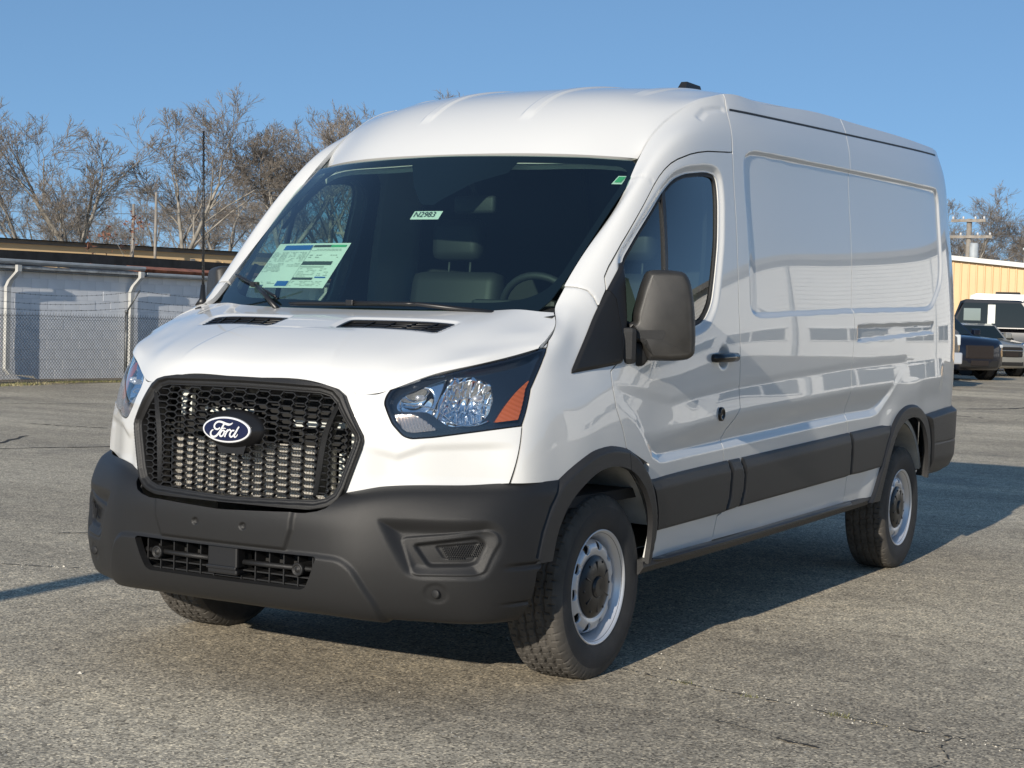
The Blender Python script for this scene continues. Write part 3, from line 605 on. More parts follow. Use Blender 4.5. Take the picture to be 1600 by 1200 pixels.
# ---- front bumper ----
PLATE = [(-.1, .690), (.318, .690), (.310, .60), (.283, .529), (.0, .529), (-.1, .529)]
APR = rounded([(-.1, .523), (.40, .523), (.50, .519), (.545, .487), (.612, .36), (.62, .28), (-.1, .28)], .03, 4)
OPEN = rounded([(-.1, .517), (.405, .517), (.412, .510), (.388, .450), (.366, .408), (.345, .398), (-.1, .398)], .008, 3)
SCOOP = rounded([(.60, .665), (.655, .55), (.70, .462), (.74, .450), (.930, .450), (.972, .545), (.975, .62), (.94, .665)], .03, 4)
FO = rounded([(.688, .595), (.932, .628), (.952, .615), (.960, .587), (.925, .480), (.900, .470), (.738, .468), (.722, .474)], .016, 4)
FI = rounded([(.726, .572), (.910, .604), (.930, .575), (.908, .512), (.887, .503), (.770, .499)], .014, 4)
FM = rounded([(.790, .568), (.914, .583), (.898, .532), (.815, .524)], .008, 3)
def bump_disp(P):
    x, y, z = np.abs(P[:, 0]), P[:, 1], P[:, 2]; d = np.zeros(len(P))
    d += .012*sst(.006, -.012, poly_sdf(PLATE, x, z))
    d += .013*sst(.008, -.016, poly_sdf(APR, x, z))
    d -= .026*sst(.0, .055, -poly_sdf(SCOOP, x, z))
    d += .006*sst(.004, -.004, poly_sdf(FO, x, z)); d -= .014*sst(.006, -.008, poly_sdf(FI, x, z)); d -= .006*sst(.002, -.003, poly_sdf(FM, x, z))
    m = y > .28
    d -= .010*sst(.016, .0, np.abs(z-.497))*sst(.30, .40, y)*m; d -= .008*sst(.012, 0, np.abs(z-.365))*sst(.30, .42, y)*m
    for bx, bz in ((.108, .598),): d -= .010*sst(.013, .009, np.hypot(x-bx, z-bz))
    d -= .004*sst(.022, .008, np.abs(np.hypot(x-.789, z-.407)-.019))*.6
    return d
bop = lambda P: poly_sdf(OPEN, np.abs(P[:, 0]), P[:, 2])
BREAR = [(.58, .82), (.612, .782), (.585, .760), (.53, .695), (.483, .612), (.455, .522), (.50, .503), (.50, .492), (.465, .47), (.455, .31), (.40, .2)]
brear = lambda P: np.interp(P[:, 2], [p[1] for p in BREAR][::-1], [p[0] for p in BREAR][::-1])-P[:, 1]
GRF = np.vstack([np.array(GR_OUT)[1:-1], (np.array(GR_OUT)[2:-2]*[-1, 1])[::-1]])
bumper = patch('front_bumper', BUMPF, np.linspace(BUMPF.t[0], BUMPF.t[-1], 620), np.linspace(0, 1, 190), m_plastic, van, [bop, brear, outpoly(GRF, (0, 2), .003)], bump_disp, .03)
# fog mesh
for s in (1, -1):
    fm = MB()
    for i in range(24):
        for j in range(9):
            x = .780+.0062*i+(j % 2)*.0031; z = .522+.0072*j
            if poly_sdf(FM, np.array([x]), np.array([z]))[0] < -.001:
                k = np.argmin(np.abs(BUMP.C[:, 7, 0]-x)); yb = np.interp(x, [.68, .82, .943], [.098, .18, .287])
                fm.box((s*x, yb+.024, z), (.0036, .004, .0045))
    fm.build('fog_bezel_mesh', m_satin, bumper)
    sn = MB(); sn.lathe([(.0, .016), (-.004, .015), (-.005, .012), (-.005, .0005)], 20, 'y', (s*.789, .172, .407)); sn.build('parking_sensor', m_plastic, bumper)
    bt = MB(); bt.lathe([(.01, .011), (-.001, .011), (-.003, .008), (-.003, .0005)], 6, 'y', (s*.108, -.016, .598)); bt.build('bolt', m_satin, bumper)
# lower grille behind the opening
lg = MB()
for z in (.405, .433, .463, .512): lg.box((0, .055, z), (.82, .05, .005))
for i in range(-6, 7):
    if abs(i) > 0: lg.box((i*.063, .052, .457), (.005, .055, .115))
lg.build('lower_grille', m_plastic, bumper)
lg = MB(); lg.box((0, .12, .457), (.86, .01, .15)); lg.build('grille_backing', m_under, bumper)
lg = MB()
for s in (1, -1):
    lg.tube([(s*.08, .018, .464), (s*.19, .020, .464), (s*.40, .040, .464)], .0095, 8)
lg.build('crossbar', m_plastic, bumper)
for s in (1, -1):
    f = MB(); f.lathe([(.09, .022), (.02, .022), (.005, .024), (.0, .022), (-.001, .017), (.004, .016), (.004, .010), (.0, .009), (.0, .0005)], 24, 'y', (s*.322, .008, .462)); f.build('tow_plug', m_plastic, bumper)
f = MB(); f.bevbox((0, .020, .467), (.135, .05, .105), .008, smooth=False); f.bevbox((0, .012, .440), (.135, .05, .012), .003); f.build('radar_cover', m_satin, bumper)
sp = MB(); sp.prism([(-.50, .285), (.50, .285), (.62, .34), (.62, .48), (-.62, .48), (-.62, .34)], .20, .24, 'y'); sp.build('under_spoiler', m_under, bumper)
# ---- grille ----
grille = empty('grille', (0, 0, 0), parent=van)
NB = ([0, .2, .4, .545, .6], [.045, .05, .078, .130, .16]); NL = ([.60, .7, .85, .95, 1.04, 1.11], [-.012, -.012, -.006, 0, .015, .050])
def nosey(x, z): return np.interp(np.abs(x), *NB)+np.interp(z, *NL)
for s in (1, -1):
    def fd(P):
        a = -poly_sdf(GR_OUT, P[:, 0], P[:, 2]); b = poly_sdf(GR_IN, P[:, 0], P[:, 2])
        r = .026*sst(0, .007, a)*(1-.55*sst(.017, .013, b))-.006*sst(.012, .004, b)+.004*sst(.004, 0, np.abs(b-.006))
        return r*sst(-.02, .03, P[:, 0]+.05)
    patch('grille_frame', SIDE, np.linspace(0, .62, 180), np.linspace(.15, .995, 260), m_plastic, grille, [inpoly(GR_OUT, (0, 2)), outpoly(GR_IN, (0, 2))], fd, .045, s < 0)
gin = np.array([p for p in GR_IN[1:-1]]); GINF = np.vstack([gin, (gin[1:-1]*[-1, 1])[::-1]])
hx = MB(); wx, hz, off = .0535, .0235, .0085
def hexbar(p, q, w=.0042):
    (x0, z0), (x1, z1) = p, q; mx, mz = (x0+x1)/2, (z0+z1)/2
    if poly_sdf(GINF, np.array([mx]), np.array([mz]))[0] > .006: return
    if (mx/.125)**2+((mz-.925)/.062)**2 < 1: return
    L = math.hypot(x1-x0, z1-z0); a = math.atan2(z1-z0, x1-x0); c, s_ = math.cos(a), math.sin(a); y = float(nosey(mx, mz))
    pts = np.array([(-L/2, -w/2), (L/2, -w/2), (L/2, w/2), (-L/2, w/2)])@np.array([[c, s_], [-s_, c]])+[mx, mz]
    f0, f1 = y-.002, y+.018; n = (-s_, c)
    V = np.vstack([np.c_[pts[:, 0], np.full(4, f0), pts[:, 1]], np.c_[pts[:, 0], np.full(4, f1), pts[:, 1]]])
    hx.add(V, [(0, 1, 2, 3), (0, 4, 5, 1), (3, 2, 6, 7), (4, 7, 6, 5)])
for i in range(-11, 12):
    for j in range(-1, 19):
        cx, cz = i*wx, .68+j*hz+(i % 2)*hz/2
        a, b = wx*.5-.0065, wx*.5+.0065   # half widths
        A_ = [(cx+b, cz), (cx+a, cz+hz/2), (cx-a, cz+hz/2), (cx-b, cz)]
        hexbar(A_[0], A_[1]); hexbar(A_[1], A_[2]); hexbar(A_[2], A_[3])
hx.build('honeycomb_mesh', m_gloss if 0 else m_satin, grille)
for s in (1, -1):     # two upright blades
    bl = MB(); pts = [(.422, 1.045), (.405, 1.00), (.388, .95), (.376, .90), (.368, .83), (.362, .77), (.358, .718)]
    c = spline(pts, 16)
    V = []; 
    for x, z in c:
        y = float(nosey(x, z)); w = .007+.006*math.sin(math.pi*(z-.70)/.36)
        V += [(s*(x-w), y-.004, z), (s*x, y-.016, z), (s*(x+w), y-.004, z), (s*(x+w), y+.04, z), (s*(x-w), y+.04, z)]
    F = [(i*5+j, i*5+(j+1) % 5, (i+1)*5+(j+1) % 5, (i+1)*5+j) for i in range(15) for j in range(5)]
    if s > 0: F = [f[::-1] for f in F]
    bl.add(V, F); bl.build('grille_blade', m_plastic, grille)
rd = MB()
rd.box((0, .150, .775), (.74, .02, .21))
rd.build('radiator', mat('radiator_core', (.50, .48, .44), .4, .5, bump=.8, bscale=260), grille)
rd = MB()
for i in range(60): rd.box((-.37+.0125*i, .137, .775), (.0022, .006, .205))
for i in range(9): rd.box((0, .135, .685+.0225*i), (.74, .006, .003))
rd.build('radiator_fins', m_alu, grille)
rd = MB(); rd.box((0, .24, .88), (1.04, .02, .46)); rd.box((-.2, .20, .945), (.35, .03, .10)); rd.box((.1, .18, .90), (.10, .04, .06)); rd.build('front_panel', m_under, grille)
for c_, d_ in (((.43, .21, .93), (.055, .02, .11)), ((-.335, .18, 1.01), (.05, .02, .10)), ((.28, .17, .955), (.24, .01, .022)), ((-.12, .17, .985), (.24, .01, .018)), ((.43, .17, .78), (.10, .02, .16))):
    rd = MB(); rd.box(c_, d_); rd.build('radiator_bracket', m_trimg, grille)
# badge
bd = MB()
def oval(a, b, c, n=56): return [(c[0]+a*math.cos(t), c[1]+b*math.sin(t)) for t in np.linspace(0, 2*np.pi, n, endpoint=False)]
BZ = .928; by = .0
def ovr(prof, cx=0, cz=BZ, mi=0, n=56):   # prof list of (y, a, b)
    V = []; 
    for (y, a, b) in prof: V += [(cx+a*math.cos(t), y, cz+b*math.sin(t)) for t in np.linspace(0, 2*np.pi, n, endpoint=False)]
    F = [(i*n+j, (i+1)*n+j, (i+1)*n+(j+1) % n, i*n+(j+1) % n) for i in range(len(prof)-1) for j in range(n)]
    F.append(tuple(range((len(prof)-1)*n, len(prof)*n))[::-1]); return V, F
V, F = ovr([(.070, .138, .070), (.045, .138, .070), (.030, .130, .064), (.012, .116, .052), (.006, .112, .049)]); bd.add(V, [f[::-1] for f in F], True)
bd.prism([(-.055, .842), (.055, .842), (.070, .88), (-.070, .88)], .03, .06, 'y')
badge = bd.build('badge', m_satin, grille, sharp=40)
b2 = MB(); V, F = ovr([(.008, .1085, .0462), (.001, .1075, .0455), (.000, .105, .043)]); b2.add(V, [f[::-1] for f in F], False); b2.build('badge_rim', m_badgew, badge)
b2 = MB(); V, F = ovr([(.0, .1005, .0400), (-.001, .1000, .0395)]); b2.add(V, [f[::-1] for f in F], False); b2.build('badge_field', m_blue, badge)
SCR = [
 ([(555, 400), (510, 432), (455, 420), (428, 375), (450, 318), (510, 282), (590, 288), (680, 325), (755, 345), (805, 335), (838, 312)], [13, 17, 18, 17, 17, 18, 20, 22, 24, 16, 7]),
 ([(655, 318), (615, 385), (570, 455), (520, 525), (465, 572), (405, 580), (358, 548), (352, 495), (385, 448), (412, 440)], [17, 18, 18, 19, 20, 21, 20, 18, 14, 9]),
 ([(560, 448), (600, 425), (642, 415), (690, 425)], [9, 12, 12, 7]),
 ([(625, 452), (580, 490), (558, 540), (580, 575), (622, 560), (650, 515), (655, 470), (628, 450)], [14, 17, 18, 17, 15, 16, 16, 13]),
 ([(655, 475), (690, 478), (728, 450)], [8, 9, 8]),
 ([(735, 440), (710, 490), (685, 540), (668, 592)], [15, 17, 17, 15]),
 ([(712, 498), (745, 462), (780, 448), (800, 470)], [11, 14, 16, 15]),
 ([(882, 470), (835, 468), (795, 510), (782, 560), (810, 592), (855, 570), (892, 520), (915, 485)], [15, 16, 17, 18, 17, 14, 13, 12]),
 ([(985, 392), (945, 450), (905, 520), (880, 575), (900, 600), (935, 578), (958, 542)], [15, 17, 18, 17, 14, 10, 7])]
sb = MB()
for k, (pts, ws_) in enumerate(SCR):
    c = spline([(p[0]+0., p[1]+0., 0) for p in pts], 28); w = np.interp(np.linspace(0, 1, 28), np.linspace(0, 1, len(ws_)), ws_)
    T = np.gradient(c[:, :2], axis=0); T /= np.linalg.norm(T, axis=1, keepdims=True); Nn = np.c_[-T[:, 1], T[:, 0]]
    # image y grows down; the oval runs (160..1210, 190..705) with a slant from perspective
    def w2(p):
        X = (p[:, 0]-685)/525*.1075; Zt = -(p[:, 1]-447-(p[:, 0]-685)*.085)/257*.0455; return X, Zt
    a, b = c[:, :2]+Nn*w[:, None], c[:, :2]-Nn*w[:, None]
    ax_, az_ = w2(a); bx_, bz_ = w2(b); yy = -.0022-.00015*k
    V = np.vstack([np.c_[ax_, np.full(28, yy), az_+BZ], np.c_[bx_, np.full(28, yy), bz_+BZ]])
    sb.add(V, [(i, i+1, 28+i+1, 28+i) for i in range(27)])
sb.build('script_lettering', m_badgew, badge)
# ---- headlamps ----
def headlamp(s):
    mir = s < 0
    L = patch('headlamp', SIDE, np.linspace(.5, 1.35, 130), np.linspace(.2, .995, 160), m_lens, van, [inpoly(HL, (0, 2), -.003), lambda P: ys(P[:, 2])-.004-P[:, 1]], -.002, .0, mir)
    HLs = [inpoly(HL, (0, 2), 0), lambda P: ys(P[:, 2])-.001-P[:, 1]]
    def hd(P): return -.020-.020*sst(.0, .03, -poly_sdf(HL, P[:, 0], P[:, 2]))
    # rim gasket
    patch('lamp_gasket', SIDE, np.linspace(.5, 1.35, 170), np.linspace(.2, .995, 200), m_gloss, L, HLs+[lambda P: np.maximum(poly_sdf(HL, P[:, 0], P[:, 2])+.009, -(ys(P[:, 2])-.010-P[:, 1]))], -.004, .03, mir)
    REF = rounded([(.592, 1.050), (.604, 1.090), (.655, 1.118), (.73, 1.143), (.80, 1.156), (.852, 1.138), (.876, 1.08), (.872, 1.02), (.842, .975), (.765, .970), (.730, 1.00), (.700, 1.025), (.605, 1.026)], .02, 4)
    SIG = rounded([(.590, 1.015), (.66, 1.015), (.70, .99), (.735, .958), (.66, .947), (.635, .952)], .01, 3)
    AMB = [(.936, 1.141), (.907, 1.097), (.887, 1.04), (.872, .986), (.950, 1.001), (.948, 1.07)]
    AMB = [(.936, 1.141), (.920, 1.10), (.904, 1.05), (.884, .989), (.950, 1.003), (.950, 1.07)]
    patch('lamp_housing', SIDE, np.linspace(.5, 1.35, 170), np.linspace(.2, .995, 200), m_dashl, L, HLs+[outpoly(REF, (0, 2), -.001), outpoly(SIG, (0, 2), -.001)], hd, .01, mir)
    def rdp(P):
        x, z = P[:, 0], P[:, 2]; d = -.045*np.ones(len(P))
        for cx, cz, r, dep in ((.806, 1.062, .080, .050), (.655, 1.066, .055, .040)):
            q = np.hypot((x-cx), (z-cz))/r; d -= dep*np.clip(1-q*q, 0, 1)
        a = np.arctan2(z-1.066, x-.803); q = np.hypot(x-.803, z-1.066)
        d += .004*np.sign(np.sin(a*9))*(q > .03)*(q < .09)*(x > .74)
        d += .003*np.sin(x*260)*(x > .74)
        d += .018*sst(.020, .0, np.abs(x-.735+(z-1.06)*-.15)); return d
    patch('lamp_reflector', SIDE, np.linspace(.5, 1.15, 150), np.linspace(.2, .995, 170), m_chrome, L, [inpoly(REF, (0, 2))], rdp, .0, mir)
    def sdp(P): return -.030+.004*np.sin((P[:, 0]+.35*P[:, 2])*620)
    patch('indicator_reflector', SIDE, np.linspace(.5, 1.1, 400), np.linspace(.2, .8, 90), m_sig, L, [inpoly(SIG, (0, 2))], sdp, .0, mir)
    patch('side_marker', SIDE, np.linspace(.8, 1.35, 90), np.linspace(.2, .995, 120), m_amber, L, [inpoly(AMB, (0, 2), 0), lambda P: ys(P[:, 2])-.016-P[:, 1]], lambda P: -.012+.0016*np.sin((P[:, 2]+.6*P[:, 0])*420), .02, mir)
    # bright trim line under the reflectors
    t = MB(); pts = []
    for x, z in ((.606, 1.040), (.66, 1.038), (.705, 1.024), (.745, .992), (.768, .976), (.822, .976), (.85, .992)):
        k = np.interp(x, [.545, .6, .68, .80, .905], [.133, .163, .208, .30, .385])+ (z-.95)*.2; pts.append((s*x, k+.034, z))
    t.tube(spline(pts, 24), .0032, 6); t.build('chrome_line', m_chrome, L)
    b = MB(); b.lathe([(0, .012), (-.03, .012), (-.036, .008), (-.038, .001)], 16, 'y', (s*.803, .40, 1.066)); b.build('bulb', m_steel, L)
    b = MB(); b.lathe([(0, .010), (-.03, .010), (-.034, .006), (-.035, .001)], 16, 'y', (s*.655, .26, 1.066)); b.build('bulb', m_steel, L)
    return L
m_dashl = mat('lamp_housing_grey', (.010, .015, .024), .16, spec=.6)
m_sig = mat('indicator_clear', (.66, .58, .52), .10, .9)
headlamp(1); headlamp(-1)
# ---- wipers, cowl ----
cw = MB(); 
P_ = []
for x in np.linspace(-.74, .74, 33): P_.append((x, .735+.16*(abs(x)/.78)**2.1, 1.352))
P_ = np.array(P_); V = np.vstack([P_+[0, -.035, -.02], P_+[0, -.02, .012], P_+[0, .03, .028]])
cw.add(V, [(i, i+1, 33+i+1, 33+i) for i in range(32)]+[(33+i, 33+i+1, 66+i+1, 66+i) for i in range(32)], True); cw.build('cowl_panel', m_under, van)
def wiper(a, b, arm, name='wiper'):
    w = MB(); a, b = np.array(a), np.array(b); n = np.array([0, -.68, .73]); c = np.linspace(0, 1, 14)[:, None]*(b-a)+a+n*.020
    mid = (c[6]+c[7])/2
    w.tube(c, [.004]+[.0065]*12+[.004], 6); w.tube(c-n*.010, .003, 4)
    w.tube([np.array(arm), np.array(arm)*.5+mid*.5+n*.02, mid+n*.006], [.012, .009, .007], 6); w.bevbox(mid+n*.004, (.035, .022, .022), .004)
    return w.build(name, m_satin, van)
wiper((-.787, .985, 1.495), (-.40, .775, 1.40), (-.36, .72, 1.365))
wiper((-.30, .735, 1.375), (.30, .745, 1.383), (.62, .775, 1.370))
# ---- exterior mirrors ----
def mxy(X, Y, phi=math.radians(33), p=(1.004, 1.20)):
    """head swung back about its arm"""
    u, v = (X-1.108)*1.10-.018, (Y-.995)*.62
    return p[0]+u*math.cos(phi)-v*math.sin(phi), p[1]+u*math.sin(phi)+v*math.cos(phi)
MH = rounded([(-.0369, 1.3513), (-.0074, 1.3533), (-.0066, 1.3846), (.0196, 1.4919), (.0401, 1.5471), (.0583, 1.5540), (.1174, 1.5560), (.1843, 1.5500), (.2076, 1.5122), (.2257, 1.4134), (.2332, 1.2995), (.231, 1.235), (.2098, 1.2150), (.1583, 1.207), (.0491, 1.2058), (.0209, 1.275), (-.0328, 1.279)], [.008, .004, .02, .03, .02, .02, .02, .03, .03, .04, .04, .03, .03, .02, .012, .008, .008], 4)
MBASE = rounded([(-.066, 1.3657), (-.0186, 1.3524), (-.0163, 1.2786), (.0233, 1.2772), (.0552, 1.2091), (.0339, 1.1839), (-.0698, 1.1736)], .012, 4)
MSEAM = [(.2173, 1.4085), (.1823, 1.4089), (.1696, 1.4005), (.1558, 1.3745), (.1501, 1.345), (.1489, 1.268), (.156, 1.2535), (.2226, 1.2481)]
MGRV = rounded([(-.0303, 1.3197), (.1058, 1.3254), (.1116, 1.3146), (.1034, 1.288), (-.028, 1.291)], .008, 3)
def mirror_unit(s):
    Mo = empty('door_mirror', (s*1.0, 1.1, 1.25), parent=van); L0 = np.array(Mo.location)
    ph = math.radians(33); cu, sn_ = math.cos(ph), math.sin(ph)
    def q3(u, v, z): return np.array((s*(1.004+u*cu-v*sn_), 1.20+u*sn_+v*cu, z))-L0
    def shell(name, poly, rings, mt, hole=None):
        """outline swept through the depth with rings that close in towards the front (a rounded moulding)"""
        P = np.array(poly); n = len(P); nx_ = np.roll(P, -1, 0)-P; pv = P-np.roll(P, 1, 0)
        def nrm(e): e = e/np.maximum(np.linalg.norm(e, axis=1, keepdims=True), 1e-9); return np.c_[e[:, 1], -e[:, 0]]
        nn = nrm(nx_)+nrm(pv); nn /= np.maximum(np.linalg.norm(nn, axis=1, keepdims=True), .3)
        ar_ = .5*np.sum(P[:, 0]*np.roll(P[:, 1], -1)-np.roll(P[:, 0], -1)*P[:, 1]); nn = -nn*np.sign(ar_)
        b = MB(); V = []
        for ins, v in rings:
            for (u, z), (a_, b_) in zip(P, nn): V.append(q3(u+a_*ins, v, z+b_*ins))
        K = len(rings); F = [(k*n+i, k*n+(i+1) % n, (k+1)*n+(i+1) % n, (k+1)*n+i) for k in range(K-1) for i in range(n)]
        cap = tuple(range((K-1)*n, K*n)); F += [cap, tuple(range(n))[::-1]]
        if (ar_ > 0) == (s > 0): F = [f[::-1] for f in F]
        b.add(V, F, True); return b.build(name, mt, Mo, sharp=62)
    shell('mirror_housing', MH, [(.010, .075), (.0, .060), (.0, -.012), (.0015, -.026), (.005, -.039), (.011, -.048), (.017, -.0535), (.023, -.0555)], m_mirr)
    shell('mirror_base', MBASE, [(.0, .07), (.0, -.012), (.003, -.024), (.008, -.030)], m_plastic)
    a = MB(); a.tube([q3(u, -.0535 if u < .20 else -.040, z) for u, z in spline([(u, z, 0) for u, z in MSEAM], 30)[:, :2]], .0016, 5); a.build('mirror_seam', m_under, Mo)
    a = MB(); n_ = len(MGRV); a.add([q3(u, -.0562, z) for u, z in MGRV], [tuple(range(n_))]); a.build('arm_slot_shade', m_plastic, Mo)  # flat darker face painting the shade of the arm's slot, no depth
    a = MB(); gl = [(.03, 1.215), (.20, 1.215), (.215, 1.30), (.195, 1.50), (.17, 1.535), (.065, 1.535), (.04, 1.50), (.02, 1.38)]
    a.add([q3(u, .0765, z) for u, z in gl], [tuple(range(8))]); a.build('mirror_glass', m_chrome, Mo)
    a = MB(); rz_ = [[cu, -s*sn_, 0], [s*sn_, cu, 0], [0, 0, 1]]; a.bevbox(np.array((s*.994, 1.135, 1.262))-L0, (.085, .10, .140), .020, rz_); a.build('mirror_pivot', m_plastic, Mo)
    return Mo
m_mirr = mat('mirror_black_plastic', (.028, .0265, .0245), .45, spec=.5, bump=.25, bscale=700, var=.25, vscale=14)
mirror_unit(1); mirror_unit(-1)
# radio aerial on the passenger-side wing
ar = MB(); ar.tube([(-.872, .86, 1.372), (-.876, .865, 1.40), (-.880, .87, 1.46)], [.032, .015, .009], 10); ar.tube([(-.880, .87, 1.46), (-.90, .885, 1.8), (-.922, .90, 2.115)], [.006, .0045, .004], 6)
for k in range(26):
    t = k/26; p = np.array((-.880, .87, 1.46))*(1-t)+np.array((-.922, .90, 2.115))*t; ar.tube([p-[0, 0, .003], p+[0, 0, .003]], .0065, 6)
ar.build('radio_aerial', m_satin, van)
# ---- wheels ----
def wheel_meshes():
    NA, rr = 420, []
    prof = [(-.098, .205), (-.112, .235), (-.117, .275), (-.116, .305), (-.110, .325), (-.104, .338), (-.095, .3475)]
    xs = np.linspace(-.088, .088, 45); prof += [(x, .352-.004*(x/.09)**4) for x in xs]
    prof += [(.095, .3475), (.104, .338), (.110, .325), (.116, .305), (.117, .275), (.112, .235), (.098, .205), (.07, .20), (-.07, .20)]
    P = np.array(prof); n = len(P); th = np.linspace(0, 2*np.pi, NA, endpoint=False)
    Xg, Tg = np.meshgrid(P[:, 0], th, indexing='ij'); Rg = np.repeat(P[:, 1:2], NA, 1).copy()
    tread = (np.abs(Xg) < .1) & (Rg > .33)
    dep = np.zeros_like(Rg)
    for gx in (-.058, -.020, .020, .058):
        dep = np.maximum(dep, .009*sst(.0058, .003, np.abs(Xg-gx-.0022*np.sign(np.sin(Tg*38)))))
    ph = Tg*75+np.where(np.abs(Xg) > .058, Xg*30, Xg*55)
    sip = (np.abs(np.sin(ph/2)) < .16)
    dep = np.maximum(dep, np.where(sip & tread, np.where(np.abs(Xg) > .062, .007, .0045), 0))
    shoulder = (np.abs(Xg) > .098) & (np.abs(Xg) < .113) & (Rg > .32); dep = np.maximum(dep, np.where(shoulder & sip, .004, 0))
    Rg = Rg-np.where(tread | shoulder, dep, 0)
    side = (np.abs(Xg) > .11) & (Rg < .31) & (Rg > .215)
    Xg = Xg+np.sign(Xg)*np.where(np.abs(P[:, 1:2]-.287) < .006, .0015, 0)
    V = np.stack([Xg, Rg*np.cos(Tg), Rg*np.sin(Tg)], -1).reshape(-1, 3)
    i = np.arange(n)[:, None]*NA+np.arange(NA)[None]; j = np.roll(i, -1, 1); i2 = np.roll(i, -1, 0); j2 = np.roll(j, -1, 0)
    Q = np.stack([i, j, j2, i2], -1).reshape(-1, 4)
    tyre = new_mesh('tyre', V, Q, [m_tyre, m_tread], True); tyre.polygons.foreach_set('material_index', ((np.abs(P[:, 0])[np.repeat(np.arange(n), NA)] < .112) & (P[:, 1][np.repeat(np.arange(n), NA)] > .315)).astype(np.int32)); tyre.set_sharp_from_angle(angle=R(35))
    # steel rim: lip, barrel and pierced disc (outer face towards +x)
    b = MB(); b.lathe([(-.10, .205), (-.095, .216), (-.08, .204), (.055, .196), (.080, .200), (.092, .210), (.100, .2195), (.106, .2195), (.108, .216), (.104, .211), (.095, .203), (.085, .195), (.060, .188), (.02, .183), (-.02, .180), (-.08, .19)], 96, 'x')
    # disc with holes
    nr, na = 26, 360; rg = np.linspace(.085, .184, nr); tg = np.linspace(0, 2*np.pi, na+1)
    prof_x = np.interp(rg, [.085, .10, .115, .135, .150, .165, .178, .184], [.066, .070, .080, .086, .086, .080, .060, .030])
    A = np.array([[px, r*math.cos(t), r*math.sin(t), r, t, 0] for r, px in zip(rg, prof_x) for t in tg])
    ii = (np.arange(nr-1)[:, None]*(na+1)+np.arange(na)[None]).ravel(); Qd = np.stack([ii, ii+na+1, ii+na+2, ii+1], 1)
    tt = (A[:, 4] % (2*np.pi/10))-np.pi/10; f = np.sqrt(((A[:, 3]-.157)/.0185)**2+((tt*.157)/.0215)**2)-1
    A, Qd, pl = clip(A, Qd, [], f); faces = [tuple(q) for q in Qd]+[tuple(p) for p in pl]
    # hole edges: give thickness
    E = [(fc[k], fc[(k+1) % len(fc)]) for fc in faces for k in range(len(fc))]; Es = set(E); B = [(a, c) for a, c in E if (c, a) not in Es]
    P3 = A[:, :3]; bi = sorted({v for e in B for v in e}); mp = {v: k for k, v in enumerate(bi)}; o = len(P3)
    P3 = np.vstack([P3, P3[bi]-[.012, 0, 0]]); faces += [(c, a, o+mp[a], o+mp[c]) for a, c in B]
    b.add(P3, faces, True)
    rim = new_mesh('rim', np.vstack(b.V), b.F, m_steel, True)
    back = MB(); back.lathe([(-.04, .18), (-.04, .001)], 40, 'x'); backm = new_mesh('brake', np.vstack(back.V), back.F, m_under, True)
    h = MB(); h.lathe([(.060, .122), (.078, .122), (.087, .118), (.093, .108), (.098, .090), (.101, .070), (.102, .050), (.101, .043), (.099, .041), (.106, .039), (.110, .035), (.110, .026), (.108, .0005)], 72, 'x')
    for k in range(6):
        a = k*math.pi/3+.2; c, s_ = math.cos(a), math.sin(a); rot = [[1, 0, 0], [0, c, -s_], [0, s_, c]]
        ctr = np.array([.098, .074*c, .074*s_]); h.bevbox(ctr, (.008, .050, .006), .0025, rot)
    for k in range(6):
        a = k*math.pi/3+.72; h.lathe([(.086, .005), (.094, .005), (.095, .003), (.095, .0005)], 8, 'x', (.004, .100*math.cos(a), .100*math.sin(a)))
    hub = new_mesh('hub_cap', np.vstack(h.V), h.F, m_hub, True); hub.set_sharp_from_angle(angle=R(35))
    return tyre, rim, backm, hub
m_hub = mat('hub_black', (.014, .014, .015), .28, spec=.5)
TY, RM, BK, HB = wheel_meshes()
for (x, y, s) in ((.868, 1.023, 1), (-.868, 1.023, -1), (.868, 4.773, 1), (-.868, 4.773, -1)):
    w = empty('wheel', (x, y, .3455), parent=van, rz=(0 if s > 0 else math.pi)); 
    if s > 0 and y < 2: w.rotation_euler = (.4, 0, 0)
    elif s > 0: w.rotation_euler = (1.1, 0, 0)
    for nm, me in (('tyre', TY), ('rim', RM), ('brake_drum', BK), ('hub_cap', HB)): link(nm, me, w)
# ---- wheelhouses, underbody, step ----
for y0, yr in ((1.01, 1), (4.70, 1)):
    for s in (1, -1):
        wv = MB(); a = np.linspace(.34, np.pi-.34, 26); r = .45 if y0 < 2 else .45; xs = (.50, .70, .975)
        V = [(s*x, y0-r*math.cos(t)*(1 if x < .9 else .985), .40+r*math.sin(t)*(1 if x < .9 else .97)) for x in xs for t in a]; n = 26
        wv.add(V, [(i*n+j, i*n+j+1, (i+1)*n+j+1, (i+1)*n+j) for i in range(2) for j in range(n-1)], True)
        wv.add([(s*.50, y0-.46, .45), (s*.50, y0+.46, .45), (s*.50, y0+.46, .9), (s*.50, y0-.46, .9)], [(0, 1, 2, 3)])
        # inner return flange
        V = [(s*x, y0-r*rr*math.cos(t), .40+r*rr*math.sin(t)) for x, rr in ((.975, .985), (.975, 1.05)) for t in a]; wv.add(V, [(j, j+1, n+j+1, n+j) for j in range(n-1)], True)
        wv.build('wheelhouse', m_liner, van)
ub = MB(); ub.box((0, 2.9, .47), (1.70, 3.0, .08)); ub.box((0, .75, .45), (1.0, 1.1, .10)); ub.box((0, 5.35, .55), (1.7, 1.0, .08)); ub.box((.45, 2.9, .38), (.10, 3.6, .12)); ub.box((-.45, 2.9, .38), (.10, 3.6, .12)); ub.tube([(0, 1.5, .36), (0, 4.7, .36)], .04, 10)
